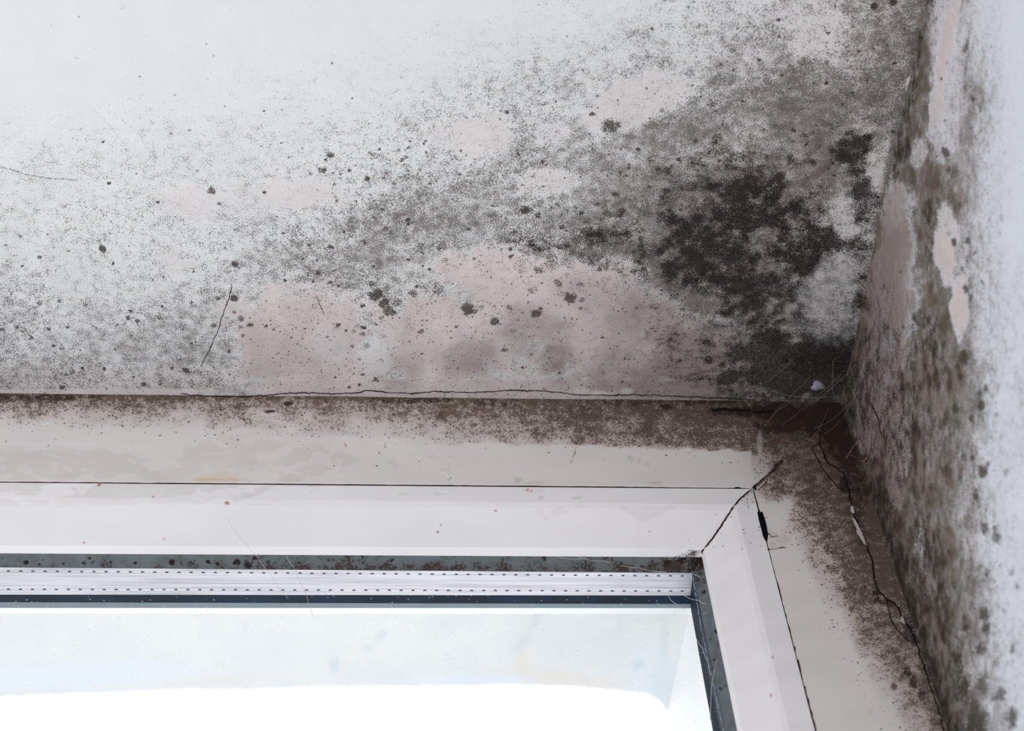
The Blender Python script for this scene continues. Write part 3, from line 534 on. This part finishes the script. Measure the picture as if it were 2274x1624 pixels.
def frame_masks(V, side):
    u, v = proj(V)
    z = np.zeros_like(u)
    if side == 'head':
        S = table(u, v, TOPX, TOPY, S_TOP); S = S+.12*sst(S, .04, .2)
        lim = 985+.028*(u-1000)+ (fbm(u, v, 30, 50, 3)-.5)*14
        cl = sst(v, lim-6, lim+4)*(u < 1668+(fbm(u, v, 12, 52, 2)-.5)*8)*(u > 1030)
        S = S*(1-.93*cl)
    else:
        t = (u-(1672+.2586*(v-1083)))/((1868+.3215*(v-893))-(1672+.2586*(v-1083)))
        S = table(t, v, JT, JY, S_JAM); S = S+.06*sst(S, .03, .3)
        wu = (fbm(u, v, 26, 91, 4)-.5)*44; S *= 1-.8*sst(-u+wu, -1756, -1736)*sst(v+wu, 1104, 1128)*(1-sst(v+wu, 1165, 1185))
    S += (fbm(u, v, 40, 54, 3)-.5)*.34*sst(S, .03, .3)+(fbm(u*.6, v*1.6, 14, 56, 2)-.5)*.18*sst(S, .1, .3)
    K = ells(u, v, KTOP, .5, .7, 58, 26)
    K = np.maximum(K, line_mask(u, v, [(1674,1083),(1690,1070),(1706,1054),(1722,1040)], 5)*.8)
    K = np.maximum(K, line_mask(u, v, [(1684,1090),(1695,1078),(1702,1070)], 2.5)*.7)
    grime_shade = np.clip((1-sst(np.hypot(u-1860, (v-900)*1.1), 40, 320))*.66 + (.0 if side == 'head' else .12)*sst(t if side != 'head' else u*0, .45, 1.0) + .22*sst(S, .5, .9), 0, .8)  # painted light falloff around the corner, plus grime film where mould is dense
    K = np.maximum(K, line_mask(u, v, [(1669,1088),(1640,1112),(1629,1125),(1600,1172),(1580,1200),(1557,1227)], 5)*.38)
    K = np.maximum(K, line_mask(u, v, [(1700,1180),(1712,1192),(1730,1192)], 2.2)*.6)
    K = np.maximum(K, line_mask(u, v, [(1706,1221),(1743,1216)], 2)*.7)
    K = np.maximum(K, line_mask(u, v, [(1280,993),(1275,1010),(1268,1027)], 1.6)*.7)
    K = np.maximum(K, line_mask(u, v, [(1253,945),(1268,962),(1275,978)], 2.4)*.5)
    if side == 'head': K = np.maximum(K, ells(u, v, [(1535,1232,30,9,-10,.55),(1500,1238,40,4,-6,.4)], .5, .8, 59, 10))
    u2 = u+(fbm(u, v, 60, 71, 5)-.5)*34; v2 = v+(fbm(u, v, 40, 76, 5)-.5)*16
    Re = np.clip(poly_mask(u2, v2, RES, 2, 60, 6, 1.3), 0, 1.6)*.62
    wide = np.clip(poly_mask(u2, v2, RES, 2, 60, 6, 4.0), 0, 1)*.62; rim = np.clip(wide*(.62-wide)*6, 0, 1)*.45
    Re = np.maximum(Re*(.75+.5*(fbm(u+v*1.6, v*9, 60, 79, 3)-.4)), rim)
    Re *= 1-.9*sst(fbm((u+2.2*v)*.32, (v-.45*u)*1.0, 15, 83, 4), .60, .63)
    Re = np.maximum(Re, .4*sst(fbm((u+2.2*v)*.4, (v-.40*u)*1.1, 34, 88, 5), .60, .615)*(u < 1000)*sst(v, 985, 1000)*(v < 1100))
    Re = np.maximum(Re, poly_mask(u, v, [([(1700,1175),(1740,1185),(1760,1200),(1735,1222),(1708,1222)], .7)], 10, 63, 9, 1.5)*(fbm(u, v, 10, 64, 2) > .5))
    Ye = line_mask(u, v, [(432,1066),(528,1066)], 4)+poly_mask(u, v, [([(440,1058),(500,1048),(530,1050),(532,1066),(436,1067)], .35)], 3)
    Ru = spots(u, v, RUST, 1)
    Lt = line_mask(u, v, [(0,987),(220,988)], 3.5)*.35+line_mask(u, v, [(830,963),(885,981)], 1.6)+line_mask(u, v, [(838,984),(935,1006)], 1.4)*.8
    if side == 'head': Lt = np.maximum(Lt, sst(v-(1069+.0085*u), -5, -1.5)*.55*(v < 1069+.0085*u+1))
    Lt = np.maximum(Lt, ells(u, v, [(1687,985,6,26,0,.35),(100,942,12,3,0,.9)], .4, .2))
    return {'m1': np.stack([np.clip(S, 0, 1), K, np.clip(Re, 0, 1), np.clip(Ye, 0, 1)], 1), 'm2': np.stack([np.clip(Ru, 0, 1), grime_shade, np.clip(Lt, 0, 1), z], 1)}
FR = []
BK = 0.055                                   # depth of the plastic sections
for side, part in (('head', 'frame_head'), ('jamb', 'frame_jamb')):
    sts = [P0.off(BK+.01, .012), P0.off(0, .012), P0, A0, AG, A0.off(BK, 0), P0.off(BK+.01, .012)]
    V, Fq = strip(sts, side, 1000 if side == 'head' else 330, [2, 3, 120 if side == 'head' else 150, 3, 2, 2])
    if side == 'jamb': Fq = Fq[:, ::-1]
    o = child(mesh_obj(part, V, Fq[:, ::-1], M_frame, attrs=frame_masks(V, side)))
    FR.append(o)
    o['label'] = 'white frame head spotted with mould' if side == 'head' else 'white frame upright stained by mould along the wall'
    sts = [A1.off(BK, 0), A1, B0, B1, C0]
    n = 6; prof = [C0]
    for k in range(1, n+1):
        t = k/n; q = object.__new__(St)
        for a_ in 'clb':
            p_, r_ = getattr(C0, a_), getattr(C1, a_); mid = (p_+r_)/2 + np.array([0, -.0016, 0])
            setattr(q, a_, p_*(1-t)**2+mid*2*t*(1-t)+r_*t*t)
        prof.append(q)
    nb = C1.off(BK-.02, 0)
    sts = sts[:-1]+prof+[nb, A1.off(BK, 0)]
    V, Fq = strip(sts, side, 700 if side == 'head' else 260, [2, 26, 6, 60]+[3]*n+[2, 2])
    if side == 'jamb': Fq = Fq[:, ::-1]
    o = child(mesh_obj('glazing_bead', V, Fq[:, ::-1], M_bead, attrs=frame_masks(V, side), smooth=False))
    FR.append(o)
    o['label'] = 'white bead along the head' if side == 'head' else 'white bead down the right side'
    # gasket between bead and glass
    V, Fq = strip([C1.off(.0004, .0001), D0, D0.off(.0002, .006)], side, 500 if side == 'head' else 200, [16, 2])
    if side == 'jamb': Fq = Fq[:, ::-1]
    u, v = proj(V); z = np.zeros_like(u)
    if side == 'head':
        S = table(u, v, [0,300,600,900,1200,1450,1560], [1230,1245,1262], [[.2,.3,.45,.5,.4,.55,.9],[.25,.4,.55,.5,.45,.6,.95],[.4,.45,.75,.8,.6,.75,1]])
        L_ = [(57,1250,7,.9),(87,1254,5,.7),(141,1252,5,.8),(187,1249,7,.8),(206,1249,6,.6),(245,1249,6,.8),(300,1250,6,.9),(382,1250,9,1),(425,1251,9,.7),(462,1248,8,.9),(483,1252,7,.9),(525,1249,10,1),(565,1240,7,.8),(595,1250,8,.6),(550,1254,16,.8),(6,1239,4,.9),(95,1243,3,.8),(197,1240,6,.7),(870,1245,8,.7),(1210,1240,10,.7),(1482,1250,14,.8),(1515,1245,12,.8)]
        K = spots(u, v, L_, .8, 46); K = np.maximum(K, sst(u, 1505, 1550)*.85)
    else:
        S = table(u, v, [1500, 1700], [1240,1280,1330,1400,1624], [[1,1],[.6,.6],[.35,.35],[.25,.25],[.12,.12]])
        K = (1-sst(v, 1240, 1280))*.8; K = np.maximum(K, spots(u, v, [(1551,1290,8,.6),(1563,1315,6,.8),(1590,1403,6,.8),(1578,1420,4,.8),(1587,1465,5,.7),(1600,1530,6,.8),(1583,1484,5,.7),(1610,1523,5,.6)], 1, 47))
    o = child(mesh_obj('gasket', V, Fq[:, ::-1], M_gasket, attrs={'m1': np.stack([S, K, z, z], 1), 'm2': np.stack([z, z, z, z], 1)}))
    o['label'] = 'grey gasket spotted with mould'
    # aluminium spacer inside the double glazing
    D = D0.off(.0003, 0); S_ = S1
    V, Fq = strip([D.off(0, .006), D, S_, S_.off(0, .006)], side, 60, [2, 4, 2])
    if side == 'jamb': Fq = Fq[:, ::-1]
    V = list(V); Fl = [tuple(f[::-1]) for f in Fq]; mi = [0]*len(Fl)
    if side == 'head':
        for row, r0 in ((0, .09), (1, .80)):
            x = -1200 + row*13.2
            while x < 1520:
                t_ = (x)/1535.0
                p = hitY(x, (1266 if row == 0 else 1309.5)+x*(.0055 if row == 0 else .0012), D.c[1]*.5+S_.c[1]*.5)
                # snap on to the spacer face
                fr = .13 if row == 0 else .80
                y_ = D.c[1]*(1-fr)+S_.c[1]*fr
                k_ = (p[0]-D.c[0])/(D.l[0]-D.c[0]); zz = (D.c[2]*(1-k_)+D.l[2]*k_)*(1-fr)+(S_.c[2]*(1-k_)+S_.l[2]*k_)*fr
                b0 = len(V); rx, ry = .00085, .00062
                for q in range(9):
                    an = math.pi*q/8; V.append(np.array([p[0]+rx*math.cos(an), y_-ry*math.sin(an)*1.1+.0003, zz-.00012]))
                Fl.append(tuple(range(b0, b0+9))); mi.append(1); x += 26.9-.0006*x
    o = child(mesh_obj('spacer_bar', V, Fl, [M_spacer if side == 'head' else M_seal, M_hole], mi=mi))  # right bar coloured navy: its dark reflection is put into the colour
    o['label'] = 'silver perforated spacer bar' if side == 'head' else 'spacer bar in the right edge of the glazing'
    for nm_, a_, b_, mt_, lb in (('edge_seal', S1.off(.0002, .0002), K1, M_seal, 'dark blue edge seal'), ('outer_gasket', K1.off(0, 0), E1, M_grey, 'grey strip beyond the spacer'), ('outer_frame', E1, L1, M_outlip, None)):
        V, Fq = strip([a_.off(0, .012), a_, b_, b_.off(0, .012)], side, 40, [2, 3, 2])
        if side == 'jamb': Fq = Fq[:, ::-1]
        if side == 'jamb' and nm_ == 'outer_gasket': mt_ = M_seal
        o = child(mesh_obj(nm_, V, Fq[:, ::-1], mt_))
        if lb and not (side == 'jamb' and nm_ == 'outer_gasket'): o['label'] = lb
# panes
def pane(y0, th, name):
    x0, x1 = D0.l[0]-.05, D0.c[0]+.006; z0, z1 = D0.b[2], D0.c[2]+.006
    V = [(x, y, z) for y in (y0, y0+th) for x in (x0, x1) for z in (z0, z1)]
    Fb = [(0,1,3,2),(4,6,7,5),(0,4,5,1),(2,3,7,6),(0,2,6,4),(1,5,7,3)]
    return child(mesh_obj(name, V, Fb, M_glass))
g1 = pane(YD-.0011, .001, 'glass_pane'); g1['label'] = 'inner pane, dusty'
g2 = pane(YS+.0005, .0028, 'glass_pane'); g2['label'] = 'outer pane'
# groove dirt
def ribbon(name, P, widths, plane, mat, parent=None, up=.0002, thick=.00025):
    pts = []; nrs = []
    for x, y in P:
        q_ = plane(x, y)
        if q_ is None: continue
        pts.append(q_); nrs.append(plane.n)
    out = []; n = len(pts)
    V = []; Fb = []
    for i, p in enumerate(pts):
        a = pts[max(0, i-1)]; b = pts[min(n-1, i+1)]; t = (b-a)/np.linalg.norm(b-a); vw = CAM-p; vw /= np.linalg.norm(vw)
        nrm = nrs[i]; sd = np.cross(t, nrm); sd /= np.linalg.norm(sd); wv = widths[i] if hasattr(widths, '__len__') else widths
        wv *= .00021/2
        V += [p+sd*wv+nrm*up, p-sd*wv+nrm*up, p-sd*wv+nrm*(up-thick), p+sd*wv+nrm*(up-thick)]
        if i:
            k = 4*(i-1)
            for c in range(4): Fb.append((k+c, k+(c+1) % 4, k+4+(c+1) % 4, k+4+c))
    Fb += [(3,2,1,0), (4*n-4, 4*n-3, 4*n-2, 4*n-1)]
    o = mesh_obj(name, V, Fb, mat)
    if parent is win: child(o)
    elif parent: o.parent = parent
    return o
class Plane:
    def __init__(s, a, b, c, flip=False):
        s.p = a; s.n = np.cross(b-a, c-a); s.n /= np.linalg.norm(s.n)
        if np.dot(s.n, CAM-a) < 0: s.n = -s.n
    def __call__(s, x, y): return hit(x, y, s.p, s.n)
from mathutils.bvhtree import BVHTree
class Surf:                             # the real surface of a mesh, met along a line of sight
    def __init__(s, objs):
        s.t = []
        for o in objs:
            me = o.data; vs_ = [v.co.copy() for v in me.vertices]
            s.t.append(BVHTree.FromPolygons(vs_, [tuple(p.vertices) for p in me.polygons]))
        s.n = np.array([0, -1.0, 0])
    def __call__(s, x, y):
        d = ray(x, y); best = None
        for t in s.t:
            l, n, _, k = t.ray_cast(Vector(CAM), Vector(d))
            if l is not None and (best is None or k < best[2]): best = (np.array(l), np.array(n), k)
        if best is None: return None
        s.n = best[1] if np.dot(best[1], CAM-best[0]) > 0 else -best[1]
        return best[0]
BUILT = {}
PL_sof = Surf([ceiling]); PL_wall = Surf([wall]); PL_all = Surf([ceiling, wall]+FR)
PL_head = PL_jamb = PL_bh = PL_bj = PL_ah = PL_all
def densify(P, step=6, jit=1.2, seed=0):
    r = np.random.default_rng(seed); out = []
    for (x1, y1), (x2, y2) in zip(P[:-1], P[1:]):
        n = max(1, int(math.hypot(x2-x1, y2-y1)/step))
        for k in range(n): t = k/n; out.append((x1+(x2-x1)*t+r.normal()*jit*(k > 0), y1+(y2-y1)*t+r.normal()*jit*(k > 0)))
    return out+[P[-1]]
def rw(n, a, b, seed): r = np.random.default_rng(seed); w_ = r.random(n); w_ = np.convolve(w_, np.ones(3)/3, 'same'); return list(a+(b-a)*w_)
def crack(name, P, a, b, pl, mat, par, seed=1, jit=1.0, step=6):
    D = densify(P, step, jit, seed); wv = rw(len(D), a, b, seed); wv[0] *= .3; wv[-1] *= .3
    return ribbon(name, D, wv, pl, mat, par)
crack('crack', [(515,632),(508,665),(492,705),(482,740),(471,765),(461,785),(452,800),(445,815)], .6, 1.9, PL_sof, M_crack, ceiling, 1)
crack('crack', [(700,655),(712,680),(720,700)], .4, 1.1, PL_sof, M_crack, ceiling, 2)
crack('crack', [(400,874),(430,877),(470,880),(540,882),(590,878),(650,873),(700,873),(760,874),(800,872),(812,867),(830,868),(870,873),(930,873),(960,869),(1000,870),(1050,872),(1100,869),(1140,867),(1200,868),(1240,871),(1290,877),(1350,878),(1420,877),(1500,880),(1600,884),(1680,888)], .6, 3.4, PL_head, M_crack, ceiling, 3, .8)
crack('crack', [(1580,912),(1610,908),(1640,912),(1680,916),(1720,914)], 4, 8, PL_head, M_crack, win, 4)
crack('crack', [(1835,930),(1822,960),(1820,985),(1830,1010),(1840,1030),(1862,1043),(1873,1050),(1880,1075),(1886,1100),(1892,1125),(1897,1145),(1905,1165),(1915,1190),(1925,1215),(1935,1240),(1940,1270),(1942,1290),(1950,1310),(1965,1328),(1985,1340),(1995,1350),(2000,1370),(2008,1385),(2020,1395),(2030,1415),(2037,1435),(2045,1460),(2055,1490),(2065,1520),(2078,1560),(2090,1600),(2100,1640)], 1.4, 4.2, PL_jamb, M_crack, win, 5, 1.2)
crack('crack', [(1802,993),(1815,1020),(1830,1045),(1845,1065),(1862,1085),(1880,1092)], .8, 2.8, PL_jamb, M_crack, win, 6)
crack('crack', [(1968,1330),(1973,1355),(1978,1375),(1990,1395),(2005,1412),(2020,1425)], 1, 3, PL_jamb, M_crack, win, 7)
crack('crack', [(1935,895),(1942,910),(1950,930),(1955,950),(1958,970)], 1.5, 4, PL_wall, M_crack, wall, 8)
crack('crack', [(1820,985),(1810,990),(1802,996)], 2, 4, PL_jamb, M_crack, win, 18)
crack('joint_dirt', [(1669,1087),(1655,1098),(1640,1112),(1629,1125)], 2, 3.2, PL_ah, M_crack, win, 9, .4)
crack('joint_dirt', [(1629,1125),(1600,1172),(1580,1200),(1566,1217)], 2.4, 5, PL_bh, M_groove, win, 10, .5)
crack('joint_dirt', [(1566,1215),(1561,1222),(1557,1228)], 3, 4, PL_bh, M_groove, win, 11, .2)
crack('groove_dirt', [(-250,1069),(0,1071),(420,1074.2),(835,1077.5),(1300,1081.4),(1665,1085.5)], 1.6, 3.0, PL_ah, M_groove, win, 12, .15, 14)
crack('groove_dirt', [(1628,1085),(1640,1084.5),(1648,1085)], 4, 7, PL_head, M_black, win, 13, .4)
crack('groove_dirt', [(1674,1090),(1684,1130),(1709,1230),(1728,1300),(1751,1390),(1812,1624),(1860,1800)], 2, 4.5, PL_jamb, M_groove, win, 14, .5, 10)
ribbon('groove_dirt', [(1682,1128),(1688,1140),(1692,1155),(1696,1170),(1700,1190),(1703,1206),(1707,1222)], [4,11,13,13,11,6,3], PL_jamb, M_black, win)
ribbon('groove_dirt', [(1670,1084),(1675,1080),(1678,1089)], [4,7,4], PL_jamb, M_black, win)
def flake(name, P, pl, mat, par, th=.0005):
    pts = [np.asarray(pl(x, y)) for x, y in P]; n = len(pts); pl.n = pl.n; V = [p+pl.n*th for p in pts]+[p for p in pts]
    Fb = [tuple(range(n))]+[(i, n+i, n+(i+1) % n, (i+1) % n) for i in range(n)]
    o = mesh_obj(name, V, Fb, mat)
    return child(o) if par is win else o
pg_ = Surf([g1])
GE = densify([(1536.5,1268),(1541,1300),(1549,1345),(1558,1400),(1583,1514),(1606.5,1624),(1640,1780)], 7, .7, 31)
o = ribbon('glass_edge', GE, rw(len(GE), .6, 4.0, 32), pg_, M_gedge, win); o['label'] = 'pale frosted edge of the glass'
flake('bare_patch', [(1893,1152),(1899,1155),(1906,1168),(1913,1183),(1920,1200),(1924,1213),(1917,1207),(1909,1193),(1902,1183),(1903,1176),(1897,1165)], PL_jamb, M_flake, win)['label'] = 'pale bare patch beside the crack'
flake('bare_patch', [(1889,1127),(1894,1125),(1897,1135),(1898,1141),(1893,1141),(1889,1135)], PL_jamb, M_flake, win)
flake('bare_patch', [(2002,1370),(2007,1376),(2010,1388),(2004,1384),(2000,1376)], PL_jamb, M_flake, win)

# ------------------------------------------------------------------ outside: render of the outer reveal
def ext_masks(V):
    u, v = proj(V); z = np.zeros_like(u)
    a = ells(u, v, [(1160,1490,18,40,0,.9),(1250,1508,110,18,8,.9),(480,1515,110,12,-3,.5),(1330,1522,50,8,5,.5)], .5, .3, 66, 40)
    b = ells(u, v, [(1418,1476,14,10,-30,1),(1190,1375,10,34,30,.45),(1160,1425,12,30,40,.45),(845,1412,16,8,-45,.6),(742,1478,10,16,0,.6),(815,1440,10,8,0,.4),(1475,1440,10,60,0,.4),(1460,1530,30,40,0,.35),(1375,1375,6,30,0,.3)], .7, .4, 67, 20)
    c = ells(u, v, [(150,1500,260,26,-3,.8),(1050,1512,120,14,0,.6),(1450,1490,60,60,0,.4)], .6, .4, 68, 60)
    return {'m1': np.stack([a, b, c, z], 1), 'm2': np.stack([z, z, z, z], 1)}
LS = L1
nx = 240; rim = []
EDGE = [(-2200,1600),(-900,1570),(0,1546),(150,1541),(400,1531),(560,1530),(700,1524),(900,1524),(1000,1522),(1130,1520),(1300,1526),(1380,1534),(1410,1537),(1440,1541),(1465,1555),(1482,1580)]
PL_out = Plane(LS.c, LS.l, LS.c+Yd*.3)
ex = np.array([e[0] for e in EDGE]); ey = np.array([e[1] for e in EDGE])
V = []; nvx = 40
xs_ = np.concatenate([np.linspace(-2200, 0, 24, endpoint=False), np.linspace(0, 1482, nx)])
for x in xs_:
    yb = np.interp(x, ex, ey)+float(fbm(np.array([x]), np.array([3.0]), 22, 69, 3)[0]-.5)*5
    far = PL_out(x, yb)
    xn = (x+2200)/3682*3731-2200; near = hitY(xn, 1363+.0007*xn, LS.c[1]); near[0] = min(near[0], LS.c[0]); k_ = (near[0]-LS.c[0])/(LS.l[0]-LS.c[0]); near[2] = LS.c[2]*(1-k_)+LS.l[2]*k_
    for t in np.linspace(0, 1, nvx): V.append(near*(1-t)+far*t)
    V.append(far+np.array([0, .006, .01])); V.append(far+np.array([0, .006, .12]))
V = np.array(V); Yfar = float(V[:, 1].max())
o = mesh_obj('wall_outside', V, gridfaces(len(xs_), nvx+2)[:, ::-1], M_ext, attrs=ext_masks(V), smooth=True)
tag(o, 'weathered pale soffit of the outer window opening seen through the top of the glass', 'wall', kind='structure')
ybig = Yfar*.55+LS.c[1]*.45
pts = []; FT = PL_out(1482, 1580)
for t in np.linspace(0, 1, 60):
    dn = LS.b*t+LS.c*(1-t); df = FT+(LS.b-LS.c)*t
    for q in np.linspace(0, 1, 12): pts.append(dn*(1-q)+df*q)
    pts.append(df+np.array([.12, .004, 0]))
pts = np.array(pts)
o = mesh_obj('wall_outside_right', pts, gridfaces(60, 13), M_outlip, attrs={'m1': np.zeros((len(pts), 4)), 'm2': np.zeros((len(pts), 4))})  # whiter than the outer soffit: the strong light here is put into the colour
tag(o, 'bright white side of the outer window opening seen through the right edge of the glass', 'wall', kind='structure')

# ------------------------------------------------------------------ cobwebs, spider, plaster lump
def tube(P, r, seg=5):
    V = []; Fb = []; n = len(P)
    for i, p in enumerate(P):
        a = np.asarray(P[max(0, i-1)]); b = np.asarray(P[min(n-1, i+1)]); t = (b-a)/(np.linalg.norm(b-a)+1e-12)
        s = np.cross(t, [.3, .2, .93]); s /= np.linalg.norm(s); q = np.cross(t, s); rr = r[i] if hasattr(r, '__len__') else r
        for k in range(seg): an = 2*math.pi*k/seg; V.append(np.asarray(p)+(s*math.cos(an)+q*math.sin(an))*rr)
        if i:
            for k in range(seg): Fb.append(((i-1)*seg+k, (i-1)*seg+(k+1) % seg, i*seg+(k+1) % seg, i*seg+k))
    return V, Fb
PL_web = Surf([ceiling, wall]+FR+[g1])
def dpt(x, y, d):                     # a point d metres in front of the corner joint
    h_ = PL_web(x, y); base = float(np.dot(h_-CAM, R[2])) if h_ is not None else .9
    q = ray(x, y); return CAM+q*((base-d)/np.dot(q, R[2]))
def web(name, strands, rad, label, d0=.004):
    V = []; Fb = []
    for st in strands:
        P = []; n = 10
        for (x1, y1), (x2, y2) in zip(st[:-1], st[1:]):
            for k in range(n):
                t = k/n; P.append(dpt(x1+(x2-x1)*t, y1+(y2-y1)*t+3*math.sin(math.pi*t), d0))
        P.append(dpt(*st[-1], d0)); v, f = tube(P, rad, 4); b = len(V); V += v; Fb += [tuple(i+b for i in q) for q in f]
    return tag(mesh_obj(name, V, Fb, M_web), label, 'cobweb')
web('cobweb', [[(1706,935),(1730,905),(1765,870),(1800,835)],[(1640,860),(1668,905),(1674,930)],[(1618,845),(1645,880),(1668,903)],[(1700,940),(1720,915),(1770,880),(1835,880)],[(1780,915),(1800,895),(1850,860)],[(1760,800),(1700,850),(1600,880)],[(1835,870),(1900,810)],[(1810,950),(1850,930),(1900,880)],[(1850,800),(1848,860),(1852,880)],[(1690,845),(1688,885)],[(1756,835),(1757,862)],[(1830,965),(1870,930),(1905,870)],[(1735,945),(1800,890),(1870,830)],[(1840,905),(1820,950),(1790,985)],[(1700,860),(1760,880),(1840,882)]], .000028,
    'fine grey cobweb threads strung across the black mouldy upper corner of the window')
web('cobweb', [[(1884,1008),(1895,990),(1906,976)],[(1884,1008),(1878,1020)]], 0.00006, 'short pale wisp of cobweb just above the small spider on the side wall')
web('cobweb', [[(1484,1325),(1500,1340),(1520,1352)],[(1520,1323),(1550,1333),(1578,1344)],[(1540,1275),(1562,1279)],[(1560,1365),(1578,1354)],[(1545,1415),(1560,1440),(1572,1470),(1578,1500)],[(1597,1445),(1588,1480),(1580,1520),(1577,1600)]], .00014, 'pale web threads across the right edge of the glazing', .003)
web('cobweb', [[(1285,1238),(1340,1246),(1420,1262),(1480,1270)],[(1240,1238),(1300,1240)]], .0001, 'web threads slanting over the grey gasket left of the bead corner', .002)
web('cobweb', [[(500,1145),(530,1190),(570,1235),(600,1275),(640,1330)],[(635,1235),(655,1265),(680,1320),(695,1370)]], .00009, 'two long faint web threads hanging across the frame and silver spacer bar', .006)
# spider
sc_c = dpt(1921, 1022, .003)
def sp(x, y, d=.003): return dpt(x, y, d)
V = []; Fb = []
body = [sp(1916,1026), sp(1919,1024), sp(1922,1021), sp(1925,1018), sp(1927,1016.5)]
for P, r in ((body, [.00025, .0006, .00042, .0006, .00025]), ([sp(1916,1026), sp(1900,1015,.006), sp(1891,1012,.007), sp(1882,1013,.006), sp(1874,1016,.003)], .00006), ([sp(1919,1027), sp(1921,1036,.005), sp(1926,1052,.003), sp(1928,1056,.002)], .00005),
             ([sp(1921,1027), sp(1932,1030,.006), sp(1943,1036,.005), sp(1953,1042,.002)], .00005), ([sp(1921,1027), sp(1930,1034,.006), sp(1942,1048,.005), sp(1948,1054,.002)], .00005), ([sp(1918,1027), sp(1926,1040,.005), sp(1934,1056,.003)], .000045), ([sp(1924,1020), sp(1930,1019,.005), sp(1938,1026,.002)], .000045), ([sp(1916,1025), sp(1908,1026,.005), sp(1903,1032,.002)], .000045), ([sp(1917,1024), sp(1910,1016,.005), sp(1905,1006,.002)], .00004)):
    v, f = tube(P, r, 8); b = len(V); V += v; Fb += [tuple(i+b for i in q) for q in f]
tag(mesh_obj('spider', V, Fb, M_spider, smooth=True), 'small brown long-legged spider hanging by the side wall beside the cracked joint', 'spider')
# lump
c0 = PL_sof(1816, 857); V = []; Fb = []; nr, ns = 8, 18; rr = .0028
for i in range(nr):
    a = math.pi/2*i/(nr-1)
    for k in range(ns):
        b = 2*math.pi*k/ns; j = 1+.18*math.sin(3*b+1)+.1*math.sin(5*b)
        V.append(c0+np.array([math.cos(b)*math.sin(a)*rr*j*1.15, math.sin(b)*math.sin(a)*rr*j, -math.cos(a)*rr*.55]))
for i in range(nr-1):
    for k in range(ns): Fb.append((i*ns+k, i*ns+(k+1) % ns, (i+1)*ns+(k+1) % ns, (i+1)*ns+k))
tag(mesh_obj('plaster_lump', V, Fb, M_lump, smooth=True), 'small whitish round lump stuck in the blackest corner above the frame', 'plaster lump')
